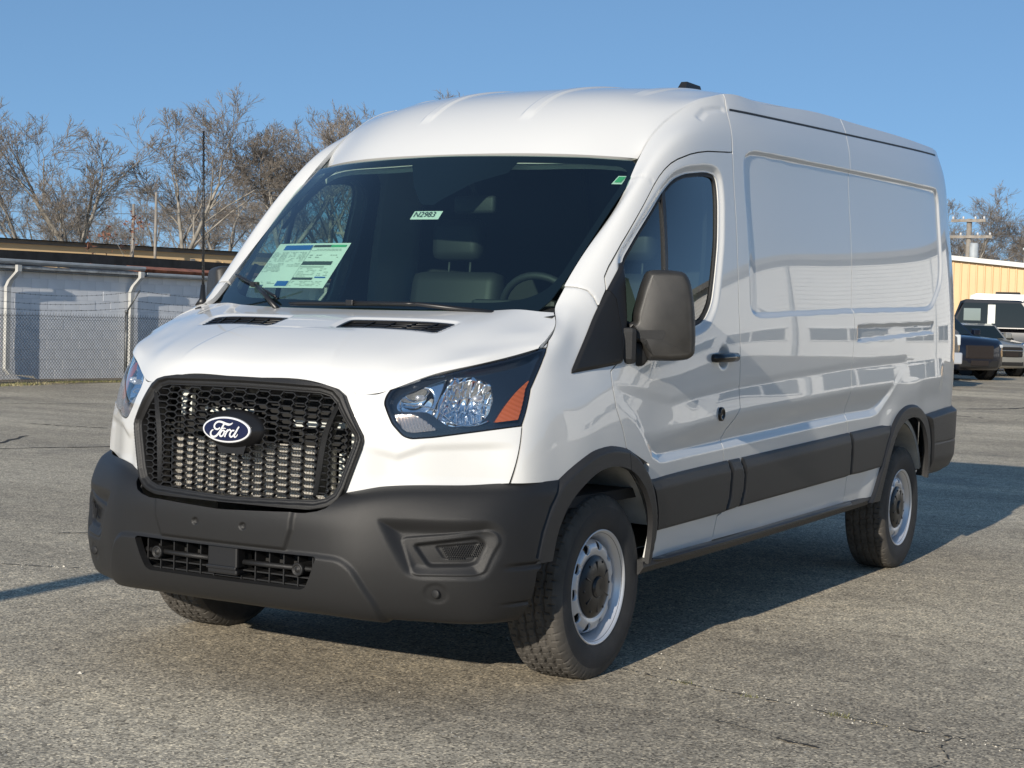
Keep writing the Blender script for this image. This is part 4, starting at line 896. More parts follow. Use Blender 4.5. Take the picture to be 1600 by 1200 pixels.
ub.tube([(-.8, 4.773, .345), (.8, 4.773, .345)], .05, 10); ub.lathe([(-.16, .05), (-.1, .15), (.1, .15), (.16, .05)], 20, 'x', (0, 4.773, .345)); ub.box((.80, 4.25, .42), (.06, .30, .06)); ub.box((.62, 3.55, .36), (.07, .10, .14)); ub.tube([(-.8, 1.02, .33), (.8, 1.02, .33)], .035, 8)
ub.build('underbody', m_under, van)
for s in (1, -1):
    st = MB(); pr = [(.90, .355), (.955, .345), (.992, .357), (1.012, .385), (1.008, .405), (.985, .415), (.90, .43)]
    st.prism([(0, 0)]*0 or [(s*a, b) for a, b in pr], 1.36, 4.10, 'y')
    V = []
    for y, dz in ((1.325, .0), (1.40, .002), (2.2, .012), (3.2, .032), (3.9, .048), (4.12, .054)):
        V += [(s*a, y, b+dz+.004) for a, b in pr]
    st = MB(); n = len(pr); F = [(i*n+j, i*n+(j+1) % n, (i+1)*n+(j+1) % n, (i+1)*n+j) for i in range(5) for j in range(n)]+[tuple(range(n)), tuple(range(5*n, 6*n))]
    st.add(V, F if s < 0 else [f[::-1] for f in F], False); so_ = st.build('side_step', m_clad, van)
    st = MB(); V = []
    pr2 = [(.99, .392), (1.030, .398), (1.045, .407), (1.040, .413), (.985, .416)]
    for y, dz, k in ((1.42, .002, .4), (1.50, .004, 1), (2.2, .014, 1), (3.2, .034, 1), (3.72, .044, 1), (3.80, .046, .4)):
        V += [(s*(.985+(a-.985)*k), y, b+dz) for a, b in pr2]
    n = 5; F = [(i*n+j, i*n+(j+1) % n, (i+1)*n+(j+1) % n, (i+1)*n+j) for i in range(5) for j in range(n)]+[tuple(range(n)), tuple(range(5*n, 6*n))]
    st.add(V, F if s < 0 else [f[::-1] for f in F], True); st.build('step_nosing', m_satin, so_)
# ---- cab interior ----
it = MB(); 
dp = [(.80, 1.00), (.80, 1.36), (.93, 1.395), (1.10, 1.405), (1.28, 1.385), (1.36, 1.34), (1.40, 1.22), (1.40, .9)]
it.prism([(y, z) for y, z in dp], -.86, .86, 'x', False); it.bevbox((-.08, 1.30, 1.395), (.36, .20, .035), .012); it.bevbox((.42, 1.33, 1.405), (.40, .16, .05), .02)
dash = it.build('dashboard', m_dash, van)
it = MB(); th = np.linspace(0, 2*np.pi, 37); cen = np.array((.46, 1.45, 1.355)); ux = np.array((1, 0, 0)); uy_ = np.array((0, -.42, .91))
it.tube([cen+.195*(math.cos(t)*ux+math.sin(t)*uy_) for t in th], .016, 10, caps=False); it.bevbox(cen, (.12, .05, .10), .015); it.tube([cen-ux*.18, cen+ux*.18], .012, 6); it.build('steering_wheel', m_dash, van)
for s in (1, -1):
    se = MB(); se.bevbox((s*.46, 1.98, .95), (.50, .50, .16), .05, smooth=True); se.bevbox((s*.46, 2.20, 1.27), (.50, .14, .62), .06, [[1, 0, 0], [0, .985, .17], [0, -.17, .985]], smooth=True); se.tube([(s*.46-.06, 2.235, 1.52), (s*.46-.06, 2.245, 1.66)], .007, 6); se.tube([(s*.46+.06, 2.235, 1.52), (s*.46+.06, 2.245, 1.66)], .007, 6)
    seo = se.build('seat', m_seat, van)
    se = MB(); se.bevbox((s*.46, 2.235, 1.73), (.27, .11, .20), .045, smooth=True); se.build('headrest', m_seat, seo)
it = MB(); it.prism([(-.95, .45), (.95, .45), (.97, 1.3), (.93, 1.9), (.84, 2.28), (-.84, 2.28), (-.93, 1.9), (-.97, 1.3)], 2.61, 2.63, 'y'); it.build('bulkhead', m_floor, van)
it = MB(); it.tube([(.38, 2.58, 1.1), (.20, 2.58, 2.1)], .012, 6); it.tube([(.16, 2.58, 1.1), (.02, 2.58, 2.1)], .012, 6); it.tube([(-.60, 2.56, .9), (-.60, 2.56, 2.2)], .02, 6); it.tube([(.72, 2.56, .9), (.72, 2.56, 2.2)], .02, 6)
it.build('bulkhead_frame', m_dash, van)
it = MB(); it.box((0, 1.75, .68), (1.90, 1.9, .04)); it.build('cab_floor', m_floor, van)
hl = Loft([[(x, yf+.06, zf-.035), (x, yf+.20, zf+.07-.03), (x, yf+.40, zf+.16-.03), (x, 2.62, 2.22-dr)] for x, yf, zf, dr in ((0, 1.37, 2.035, 0), (.4, 1.41, 2.03, .01), (.78, 1.55, 2.02, .04), (.90, 1.62, 1.99, .12))])
hlf = mirT(hl); patch('headliner', hlf, np.linspace(hlf.t[0], hlf.t[-1], 30), np.linspace(0, 1, 20), m_trimg, van, [], 0.0, .02)
it = MB(); it.bevbox((.13, 1.42, 1.83), (.20, .035, .075), .015, smooth=True); it.tube([(.13, 1.43, 1.86), (.10, 1.40, 1.96)], .01, 6); it.build('inner_mirror', m_dash, van)
# ---- window stickers ----
def ws_point(x, z, off=-.010):
    vs = np.linspace(0, 1, 200); u = np.array([np.interp(abs(x), [c[7][0] for c in WS.C], WS.t)]); g = WS.grid(u, vs)[0]; k = np.interp(z, g[:, 2], np.arange(200)); i = int(k); p = g[i]+(g[min(i+1, 199)]-g[i])*(k-i)
    return np.array([x, p[1], z])-np.array([0, -.70, .71])*(-off)
def ws_sheet(name, x0, x1, z0, z1, m, off, skew=0., parent=wsc, nx=8, nz=4, label=None):
    V = []
    for j in range(nz+1):
        for i in range(nx+1):
            z = z0+(z1-z0)*j/nz; V.append(ws_point(x0+(x1-x0)*i/nx+skew*(z-z0), z, off))
    return obj(name, V, [(j*(nx+1)+i, j*(nx+1)+i+1, (j+1)*(nx+1)+i+1, (j+1)*(nx+1)+i) for j in range(nz) for i in range(nx)], m, parent, True, label)
m_paper = mat('sticker_paper', (.78, .80, .76), .7); m_ink = mat('print_dark', (.05, .06, .06), .8); m_pblue = mat('print_blue', (.02, .12, .42), .7); m_pgreen = mat('print_green', (.08, .42, .20), .7); m_pgrey = mat('print_grey', (.42, .44, .42), .8)
px0, px1, pz0, pz1 = -.662, -.222, 1.462, 1.655
ps = ws_sheet('price_sheet', px0, px1, pz0, pz1, m_paper, -.012, label='white price sheet with blue and black printed blocks')
def pr_(name, a, b, c, d, m): return ws_sheet(name, px0+(px1-px0)*a, px0+(px1-px0)*b, pz1-(pz1-pz0)*d, pz1-(pz1-pz0)*c, m, -.0095, parent=ps, nx=4, nz=2)
pr_('header_block', .13, .53, .05, .16, m_pblue); pr_('header_bar', .55, .78, .05, .10, m_ink); pr_('header_bar', .78, .97, .05, .10, m_pgreen); pr_('section_bar', .54, .92, .42, .50, m_ink); pr_('section_bar', .55, .85, .53, .555, m_pgrey)
pr_('section_bar', .54, .80, .78, .83, m_ink); pr_('footer_block', .36, .52, .86, .97, m_pblue); pr_('section_bar', .82, .95, .76, .79, m_pblue); pr_('divider_line', .535, .54, .05, .98, m_pgrey)
rr2 = random.Random(3)
lines = MB()
def text_lines(a0, a1, c0, c1, step, dens=.8):
    c = c0
    while c < c1:
        a = a0
        while a < a1:
            w = rr2.uniform(.012, .05)
            if rr2.random() < dens:
                xa, xb = px0+(px1-px0)*a, px0+(px1-px0)*min(a+w, a1); zt, zb = pz1-(pz1-pz0)*c, pz1-(pz1-pz0)*(c+step*.42)
                lines.quad([ws_point(xa, zb, -.0098), ws_point(xb, zb, -.0098), ws_point(xb, zt, -.0098), ws_point(xa, zt, -.0098)])
            a += w+rr2.uniform(.006, .014)
        c += step
for a0, a1 in ((.02, .13), (.15, .25), (.28, .38), (.41, .52)): text_lines(a0, a1, .21, .42, .028)
text_lines(.02, .28, .46, .66, .03); text_lines(.34, .52, .46, .54, .03); text_lines(.02, .34, .88, .97, .03, .6); text_lines(.56, .94, .14, .19, .03); text_lines(.57, .75, .27, .36, .05, .7); text_lines(.84, .95, .27, .36, .05, .7); text_lines(.56, .78, .58, .76, .032, .6); text_lines(.56, .94, .86, .97, .03, .7); text_lines(.82, .95, .58, .74, .035, .6)
lines.build('fine_print', m_pgrey, ps)
def text_obj(name, s, size, m, parent, mtx, label=None):
    cu = bpy.data.curves.new(name, 'FONT'); cu.body = s; cu.size = size; cu.align_x = 'CENTER'; cu.align_y = 'CENTER'; cu.materials.append(m)
    o = bpy.data.objects.new(name, cu); COL.objects.link(o); bpy.context.view_layer.update()
    dg = bpy.context.evaluated_depsgraph_get(); me = bpy.data.meshes.new_from_object(o.evaluated_get(dg)); bpy.data.objects.remove(o)
    me.transform(mtx); me.materials.clear(); me.materials.append(m); return link(name, me, parent, label)
nt_ = ws_sheet('stock_sticker', .005, .140, 1.756, 1.792, m_paper, -.012, label='small white sticker reading N2983')
def ws_frame(x, z, off, wide=1.0):
    p = ws_point(x, z, off); ex = (ws_point(x+.02, z, off)-ws_point(x-.02, z, off)); ex /= np.linalg.norm(ex); ez = (ws_point(x, z+.02, off)-ws_point(x, z-.02, off)); ez /= np.linalg.norm(ez); n = np.cross(ex, ez)
    m = Matrix.Identity(4)
    for i in range(3): m[i][0] = ex[i]*wide; m[i][1] = ez[i]; m[i][2] = n[i]; m[i][3] = p[i]
    return m
text_obj('sticker_text', 'N2983', .046, m_ink, nt_, ws_frame(.066, 1.774, -.0085, .82))
gs = ws_sheet('inspection_sticker', .762, .800, 1.915, 1.952, m_paper, -.012, skew=.2, label='small green and white sticker in upper corner'); ws_sheet('sticker_print', .770, .795, 1.921, 1.946, m_pgreen, -.009, skew=.2, parent=gs, nx=2, nz=2)
# =====================================================================
# GROUND
# =====================================================================
def gz(x, y):
    """the lot is flat round the van and rises a little towards the parked cars"""
    x = np.asarray(x, float); y = np.asarray(y, float)
    return .33*sst(16, 34, y)*sst(-19, -12, x)*sst(30, 12, x)
def nodes_asphalt():
    m = bpy.data.materials.new('worn_asphalt'); m.use_nodes = True; nt = m.node_tree; N, Lk = nt.nodes, nt.links; b = N['Principled BSDF']
    tc = N.new('ShaderNodeTexCoord')
    def noise(scale, det=4, rough=.55, mp=None):
        n = N.new('ShaderNodeTexNoise'); n.inputs['Scale'].default_value = scale; n.inputs['Detail'].default_value = det; n.inputs['Roughness'].default_value = rough
        if mp is None: Lk.new(tc.outputs['Object'], n.inputs['Vector'])
        else:
            q = N.new('ShaderNodeMapping'); q.inputs['Scale'].default_value = mp; q.inputs['Rotation'].default_value = (0, 0, .5); Lk.new(tc.outputs['Object'], q.inputs['Vector']); Lk.new(q.outputs[0], n.inputs['Vector'])
        return n.outputs['Fac']
    def ramp(src, stops):
        r = N.new('ShaderNodeValToRGB'); e = r.color_ramp.elements
        while len(e) < len(stops): e.new(.5)
        for k, (p, c) in enumerate(stops): e[k].position = p; e[k].color = (*c, 1) if len(c) == 3 else c
        Lk.new(src, r.inputs['Fac']); return r.outputs['Color']
    def mix(a, c, fac, mode='MIX'):
        x = N.new('ShaderNodeMix'); x.data_type = 'RGBA'; x.blend_type = mode
        if isinstance(fac, float): x.inputs[0].default_value = fac
        else: Lk.new(fac, x.inputs[0])
        Lk.new(a, x.inputs[6]); Lk.new(c, x.inputs[7]); return x.outputs[2]
    base = ramp(noise(.35, 5), [(.28, (.37, .328, .255)), (.50, (.48, .430, .335)), (.70, (.57, .515, .405))])
    streak = ramp(noise(1.0, 5, .6, (.10, .9, 1)), [(.38, (.74, .74, .75)), (.60, (1.0, 1.0, 1.0)), (.74, (1.22, 1.19, 1.13))])
    c = mix(base, streak, 1.0, 'MULTIPLY')
    mott = ramp(noise(9, 6, .65), [(.32, (.74, .73, .72)), (.5, (1, 1, 1)), (.68, (1.22, 1.20, 1.16))]); c = mix(c, mott, .85, 'MULTIPLY')
    blot = ramp(noise(.8, 3, .5), [(.30, (.72, .73, .76)), (.40, (.97, .97, .98)), (.60, (1, 1, 1))]); c = mix(c, blot, .8, 'MULTIPLY')
    v = N.new('ShaderNodeTexVoronoi'); v.inputs['Scale'].default_value = 125; v.inputs['Randomness'].default_value = 1; Lk.new(tc.outputs['Object'], v.inputs['Vector'])
    bw = N.new('ShaderNodeRGBToBW'); Lk.new(v.outputs['Color'], bw.inputs[0])
    st = ramp(bw.outputs[0], [(.12, (.30, .29, .28)), (.42, (.82, .81, .80)), (.70, (1.14, 1.12, 1.08)), (.88, (1.9, 1.82, 1.68))]); c = mix(c, st, 1.0, 'MULTIPLY')
    v2 = N.new('ShaderNodeTexVoronoi'); v2.inputs['Scale'].default_value = 42; Lk.new(tc.outputs['Object'], v2.inputs['Vector'])
    b2 = N.new('ShaderNodeRGBToBW'); Lk.new(v2.outputs['Color'], b2.inputs[0])
    lt = N.new('ShaderNodeMath'); lt.operation = 'GREATER_THAN'; lt.inputs[1].default_value = .86; Lk.new(b2.outputs[0], lt.inputs[0])
    l3 = N.new('ShaderNodeMath'); l3.operation = 'LESS_THAN'; l3.inputs[1].default_value = .20; Lk.new(v2.outputs['Distance'], l3.inputs[0])
    l4 = N.new('ShaderNodeMath'); l4.operation = 'MULTIPLY'; Lk.new(lt.outputs[0], l4.inputs[0]); Lk.new(l3.outputs[0], l4.inputs[1])
    wh = N.new('ShaderNodeRGB'); wh.outputs[0].default_value = (.62, .58, .50, 1); c = mix(c, wh.outputs[0], l4.outputs[0])
    Lk.new(c, b.inputs['Base Color']); b.inputs['Roughness'].default_value = .88; b.inputs['Specular IOR Level'].default_value = .35
    bp = N.new('ShaderNodeBump'); bp.inputs['Strength'].default_value = .8; bp.inputs['Distance'].default_value = .0035
    hh = N.new('ShaderNodeMath'); hh.operation = 'MULTIPLY_ADD'; Lk.new(bw.outputs[0], hh.inputs[0]); hh.inputs[1].default_value = .8; Lk.new(noise(60, 3), hh.inputs[2]); Lk.new(hh.outputs[0], bp.inputs['Height']); Lk.new(bp.outputs[0], b.inputs['Normal'])
    return m
m_asph = nodes_asphalt()
xs = np.unique(np.concatenate([[-900, -400, -150, -60], np.arange(-30, 61, 3.0), [100, 250, 500, 900]])); ysg = np.unique(np.concatenate([[-120, -60, -30], np.arange(-12, 60, 3.0), [80, 120, 250, 600, 1400]]))
Xg, Yg = np.meshgrid(xs, ysg, indexing='ij'); Vg = np.stack([Xg, Yg, gz(Xg, Yg)], -1).reshape(-1, 3); ny = len(ysg)
ii = (np.arange(len(xs)-1)[:, None]*ny+np.arange(ny-1)[None]).ravel(); gobj = obj('ground', Vg, np.stack([ii, ii+ny, ii+ny+1, ii+1], 1), m_asph, None, True); tag(gobj, kind='structure')
# cracks and joints: ragged recess-coloured ribbons 4 mm above the sheet
m_crack = mat('crack_dirt', (.035, .032, .028), .95, var=.4, vscale=30); m_rub = mat('loose_grit', (.36, .33, .27), .95, var=.5, vscale=60)
def ribbon(name, pts, w, mt, seed, z=.004, step=.025, jit=.012, gaps=0.):
    r_ = np.random.default_rng(seed); P = np.array([(x, y, 0) for x, y in pts], float); c = spline(P, 400) if len(P) > 2 else P
    L = np.linalg.norm(np.diff(c, axis=0), axis=1).sum(); n = max(8, int(L/step)); c = resample(c, np.linspace(0, 1, n))
    T = np.gradient(c, axis=0)[:, :2]; T /= np.linalg.norm(T, axis=1, keepdims=True); Nn = np.c_[-T[:, 1], T[:, 0]]
    wob = np.cumsum(r_.normal(0, 1, n)); wob -= np.linspace(wob[0], wob[-1], n); k = np.ones(5)/5; wob = np.convolve(wob, k, 'same'); wob = wob/max(1e-6, np.abs(wob).max())*jit*4+r_.normal(0, jit*.25, n)
    ww = w*np.clip(.55+.9*np.convolve(r_.random(n), np.ones(3)/3, 'same')-.2+.8*(r_.random(n) > .85)*r_.random(n), .12, 2.2)
    ce = c[:, :2]+Nn*wob[:, None]; a, b = ce+Nn*ww[:, None]/2, ce-Nn*ww[:, None]/2
    V = np.vstack([np.c_[a, gz(a[:, 0], a[:, 1])+z], np.c_[b, gz(b[:, 0], b[:, 1])+z]]); keep = r_.random(n-1) > gaps
    F = [(i, i+1, n+i+1, n+i)[::-1] for i in range(n-1) if keep[i]]
    o = obj(name, V, F, mt, None, False); tag(o, kind='structure'); return o, ce
J1 = [(-9.5, 1.9), (-6.0, 1.3), (-2.84, 1.57), (-2.2, 1.80), (-1.69, 1.86), (-.7, 1.71), (-.07, 1.61), (.57, 1.39), (.94, 1.23), (1.4, 1.13), (1.77, 1.06), (2.03, .97), (2.37, .95), (2.59, .91), (4.5, .72), (9, .6)]
_, j1 = ribbon('pavement_joint', J1, .011, m_crack, 3, gaps=.5)
ribbon('pavement_crack', [(2.36, .91), (2.36, .75), (2.40, .62), (2.38, .49), (2.33, .3), (2.25, .1), (2.3, -.3)], .007, m_crack, 5, jit=.007, gaps=.4)
ribbon('pavement_crack', [(-9.5, 8.0), (-8.47, 6.5), (-8.1, 7.0), (-7.6, 8.1), (-7.2, 9.3), (-6.4, 10.2)], .05, m_crack, 6, step=.05, jit=.03)
ribbon('pavement_crack', [(-11, 9.3), (-9.8, 9.6), (-8.9, 10.4), (-8.1, 11.6), (-6.2, 12.2)], .04, m_crack, 16, step=.05, jit=.03, gaps=.15)
ribbon('pavement_crack', [(-2.9, 21.6), (-4.06, 22.0), (-4.9, 22.2), (-3.9, 23.6), (-3.2, 24.4), (-2.4, 26.5), (0, 28)], .12, m_crack, 7, step=.12, jit=.05, gaps=.1)
ribbon('pavement_crack', [(-16, 11), (-14, 12.6), (-12.9, 15), (-11, 16.5)], .05, m_crack, 8, step=.08, jit=.04, gaps=.2)
for pts, w, sd_ in (([(1.88, .560), (1.93, .545), (1.99, .535), (2.04, .52)], .018, 9), ([(1.62, .66), (1.74, .63), (1.80, .62)], .006, 10), ([(2.80, 2.55), (2.86, 2.53)], .012, 11), ([(-3.50, 2.62), (-3.33, 2.78), (-3.10, 2.95)], .022, 12)):
    o, _ = ribbon('tar_smear', pts, w, m_crack, sd_, jit=.002, step=.006)
# grit and weeds along the joint
gr = MB()
rg_ = np.random.default_rng(12)
for k in range(900):
    i = rg_.integers(0, len(j1)-1); p = j1[i]+rg_.normal(0, .028, 2)*np.array([1, 1.2]);
    if not (-3.5 < p[0] < 3.4): continue
    s_ = rg_.uniform(.0015, .005)*(1+.8*(rg_.random() > .93)); a = rg_.random()*6.28
    V = [(p[0]+s_*math.cos(a+t), p[1]+s_*math.sin(a+t), .001) for t in (0, 2.1, 4.2)]+[(p[0], p[1], .001+s_*.9)]
    gr.add(V, [(0, 1, 3), (1, 2, 3), (2, 0, 3)])
for k in range(330):
    p = (rg_.uniform(-5, 4.2), rg_.uniform(-1.6, 7)); s_ = rg_.uniform(.0015, .0045)
    if k % 60 == 0: s_ = .011
    a = rg_.random()*6.28; V = [(p[0]+s_*math.cos(a+t), p[1]+s_*math.sin(a+t), .001) for t in (0, 2.1, 4.2)]+[(p[0], p[1], .001+s_*.9)]
    gr.add(V, [(0, 1, 3), (1, 2, 3), (2, 0, 3)])
tag(gr.build('loose_gravel', mat('pale_grit', (.55, .52, .45), .9, var=.4, vscale=90)), kind='stuff')
def blades(name, pts, n, spread, h0, h1, mt, seed, w=.002):
    r_ = np.random.default_rng(seed); M_ = MB(); P = np.array(pts)
    for k in range(n):
        i = r_.integers(0, len(P)); p = P[i]+r_.normal(0, spread, 2); a = r_.random()*6.28; h = r_.uniform(h0, h1); l = h*r_.uniform(.3, 1.4); z = float(gz(p[0], p[1])); b = a+1.57
        M_.add([(p[0]+w*math.cos(b), p[1]+w*math.sin(b), z), (p[0]-w*math.cos(b), p[1]-w*math.sin(b), z), (p[0]+l*math.cos(a), p[1]+l*math.sin(a), z+h)], [(0, 1, 2)])
    o = M_.build(name, mt); tag(o, kind='stuff'); return o
m_weed = mat('dry_weeds', (.17, .17, .06), .9, var=.6, vscale=40); m_straw = mat('straw', (.42, .36, .20), .9, var=.3, vscale=20)
jj = [p for p in j1 if 1.5 < p[0] < 2.6]
blades('joint_weeds', [p for p in j1 if 1.25 < p[0] < 1.32 or 1.55 < p[0] < 1.6 or 1.9 < p[0] < 2.0], 90, .012, .004, .018, m_weed, 4)
blades('joint_straw', [p for p in j1 if 1.85 < p[0] < 2.25 or -.8 < p[0] < .9], 170, .018, .002, .008, m_straw, 5)
edge_pts = [(-18.9+.25*math.sin(y*1.3), y) for y in np.arange(8, 46, .05)]
ep2 = [p for p in edge_pts if math.sin(p[1]*2.1)+math.sin(p[1]*5.3+1) > -.3]
blades('verge_grass', ep2, 12000, .12, .01, .055, m_weed, 8, .007)
blades('verge_dry_grass', edge_pts, 9000, .16, .01, .05, m_straw, 9, .007)
vg = obj('dirt_verge', [(-20.3, 2, .02), (-18.75, 2, .004), (-18.75, 60, .004), (-20.3, 60, .02)], [(0, 1, 2, 3)], mat('verge_dirt', (.16, .13, .09), .95, var=.5, vscale=3), None, False); tag(vg, kind='structure')
# =====================================================================
# WHITE BLOCK BUILDING behind the fence (wall face x = -20.2)
# =====================================================================
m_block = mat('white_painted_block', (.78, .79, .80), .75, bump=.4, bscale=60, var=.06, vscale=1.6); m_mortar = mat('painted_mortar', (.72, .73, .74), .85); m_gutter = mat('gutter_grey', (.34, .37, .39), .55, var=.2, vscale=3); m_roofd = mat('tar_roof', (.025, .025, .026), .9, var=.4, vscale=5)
m_down = mat('downspout_white', (.46, .46, .44), .5, var=.12, vscale=4); m_rust = mat('rusty_metal', (.28, .10, .05), .8, var=.6, vscale=6); m_stain = mat('mildew_stain', (.33, .34, .34), .9, var=.4, vscale=9)
wb = empty('block_building', (-20.2, 20, 0), 'low white painted block building with grey gutters behind the chain-link fence', 'building', rz=math.radians(-4.0))
O_ = np.array([-20.2, 20, 0])
w = MB(); w.box(np.array((-24.2, 30, 1.07))-O_, (8.0, 60, 2.14)); w.build('wall', m_mortar, wb)
rw = MB(); V = np.array([(-20.05, 0, 2.20), (-20.05, 20.9, 2.20), (-28.3, 20.9, 2.80), (-28.3, 0, 2.80)])-O_; rw.add(V, [(0, 1, 2, 3)]); rw.add(V-[0, 0, .12], [(3, 2, 1, 0)])
V = np.array([(-20.05, 20.9, 2.10), (-20.05, 60, 2.10), (-28.3, 60, 2.72), (-28.3, 20.9, 2.72)])-O_; rw.add(V, [(0, 1, 2, 3)])
rw.build('roof', m_roofd, wb)
bl = MB(); bl.bevbox((0, 0, 0), (.008, .394, .192), .003); bm_ = new_mesh('concrete_block', np.vstack(bl.V), bl.F, m_block, False)
nb = 0
for r_i in range(11):
    for c_i in range(27):
        y = 15.4+c_i*.4+(r_i % 2)*.2; z = .10+r_i*.196
        o = link('concrete_block', bm_, wb); o.location = (-20.196-O_[0]+random.uniform(-.002, .002), y-O_[1], z); nb += 1
bl = MB()
for r_i in range(11):
    for c_i in list(range(-30, 0))+list(range(27, 80)):
        y = 15.4+c_i*.4+(r_i % 2)*.2
        bl.box((-20.196-O_[0], y-O_[1], .10+r_i*.196), (.012, .392, .188))
tag(bl.build('block_courses', m_block, wb), kind='stuff')
g1 = MB()
def gutter(M_, y0, y1, z, x=-20.0):
    pr = [(x-.14, z-.0), (x-.14, z-.085), (x-.03, z-.085), (x+.015, z-.045), (x+.015, z-.01), (x+.005, z), (x-.006, z-.01), (x-.006, z-.07), (x-.12, z-.075), (x-.12, z)]
    V = [(px-O_[0], yy-O_[1], pz) for yy in (y0, y1) for px, pz in pr]; n = len(pr)
    M_.add(V, [(j, (j+1) % n, n+(j+1) % n, n+j) for j in range(n)]+[tuple(range(n-1, -1, -1)), tuple(range(n, 2*n))])
gutter(g1, 0, 20.95, 2.305); g1.build('gutter', m_gutter, wb); g1 = MB(); gutter(g1, 21.0, 60, 2.19); g1.build('gutter', m_gutter, wb)
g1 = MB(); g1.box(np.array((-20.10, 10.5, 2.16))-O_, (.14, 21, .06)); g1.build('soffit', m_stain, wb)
for y in (17.62, 20.72, 26.5):
    d = MB(); zt = 2.2 if y < 21 else 2.08
    c = [(-19.98, y+.10, zt), (-19.98, y+.10, zt-.12), (-20.06, y-.02, zt-.30), (-20.10, y-.05, zt-.42), (-20.10, y-.05, .22), (-20.06, y+.02, .12), (-19.80, y+.35, .06)]
    c = np.array(c)-O_
    V = []
    for k, p in enumerate(c):
        hx_, hy_ = .040, .048
        V += [(p[0]-hx_, p[1]-hy_, p[2]), (p[0]+hx_, p[1]-hy_, p[2]), (p[0]+hx_, p[1]+hy_, p[2]), (p[0]-hx_, p[1]+hy_, p[2])]
    V = np.array(V); V[-4:] += [(0, 0, .04), (0, 0, .04), (0, 0, -.02), (0, 0, -.02)]
    F = [(i*4+j, i*4+(j+1) % 4, (i+1)*4+(j+1) % 4, (i+1)*4+j) for i in range(len(c)-1) for j in range(4)]
    d.add(V, F); d.build('downspout', m_down, wb)
lv = MB()      # leaf litter and debris along the roof edge
for k in range(420):
    y = random.uniform(8, 40); z0 = 2.215 if y < 20.9 else 2.13; p = np.array((-20.06-random.random()*.9, y, z0+.03+random.random()*.03))-O_; s_ = random.uniform(.03, .16); lv.add([p+[0, -s_, 0], p+[.03, s_, 0], p+[-.05, s_*.6, random.uniform(.01, .07)]], [(0, 1, 2)])
tag(lv.build('roof_debris', m_rust, wb), kind='stuff')
rr_ = MB(); rr_.prism([(-20.06, 2.20), (-20.02, 2.26), (-20.6, 2.34), (-20.6, 2.22)], 20.98-0, 27, 'y'); rr_.V[0] = rr_.V[0]-O_; rr_.build('rusty_edge', m_rust, wb)
up = MB(); V = np.array([(-23.5, 4, 2.42), (-23.5, 22.5, 2.42), (-23.5, 22.5, 2.655), (-23.5, 4, 2.40), (-28, 4, 2.55), (-28, 22.5, 2.70), (-28, 34, 2.72), (-23.5, 34, 2.66), (-23.5, 34, 2.35), ])-O_; up.add(V, [(0, 1, 2, 3), (3, 2, 5, 4), (1, 8, 7, 2), (2, 7, 6, 5)]); up.build('roof_step', m_roofd, wb)
st_ = MB(); rs = np.random.default_rng(5)
# =====================================================================
# FENCE
# =====================================================================
m_galv = mat('galvanised_wire', (.085, .09, .095), .55, metal=.4); m_post = mat('galvanised_post', (.13, .135, .135), .5, metal=.5, var=.25, vscale=12)
fx = -19.2; fe = empty('chain_link_fence', (fx, 20, 0), 'chain-link fence topped with three strands of barbed wire in front of the white building', 'fence')
def fpost(y):
    p = MB(); p.tube([(0, y-20, -.05), (0, y-20, 1.36)], .032, 10); p.tube([(0, y-20, 1.34), (0, y-20, 1.41)], .037, 10); p.tube([(0, y-20, 1.37), (.26, y-20+.08, 1.80)], .017, 7); 
    for k in range(9): p.lathe([(-.008, .036), (.008, .036)], 10, 'z', (0, y-20, .12+.145*k))
    return p.build('post', m_post, fe)
for y in (10.6, 15.1, 19.64, 24.2, 28.7, 33.2): fpost(y)
def wirev(p0, p1, r): return
cm = MB(); wv_, H = .0725, 1.24; r0 = .0046; ya, yb = 9.0, 31.0
nseg = int((yb-ya)/wv_)
V, F = [], []
def strand(y0, y1, z0, z1):
    n = len(V); d = r0
    for y, z in ((y0, z0), (y1, z1)):
        V.extend([(d, y-20, z), (-d*.6, y-20, z+d*.9), (-d*.6, y-20, z-d*.9)])
    F.extend([(n, n+1, n+4, n+3), (n+1, n+2, n+5, n+4), (n+2, n, n+3, n+5)])
for k in range(-int(H/wv_)-1, nseg+1):
    for sgn in (1, -1):
        y0 = ya+k*wv_ if sgn > 0 else ya+k*wv_+H; y1 = y0+sgn*H*1.0
        a, b = (y0, .04), (y1, .04+H)
        # zig-zag depth is invisible at this size: straight strands crossing
        lo, hi = max(min(a[0], b[0]), ya), min(max(a[0], b[0]), yb)
        if hi <= lo: continue
        def zat(y): return .04+H*((y-a[0])/(b[0]-a[0]))
        strand(lo, hi, zat(lo), zat(hi))
for k in range(nseg): strand(ya+k*wv_, ya+k*wv_+.012, .04+H, .04+H+.035)
cm.add(V, F, False); tag(cm.build('wire_mesh', m_galv, fe), kind='stuff')
tw = MB(); tw.tube([(0, y-20, 1.245+.004*math.sin(y*3)) for y in np.arange(ya, yb, .3)], .0035, 5); tw.build('tension_wire', m_galv, fe)
pys = [10.6, 15.1, 19.64, 24.2, 28.7]
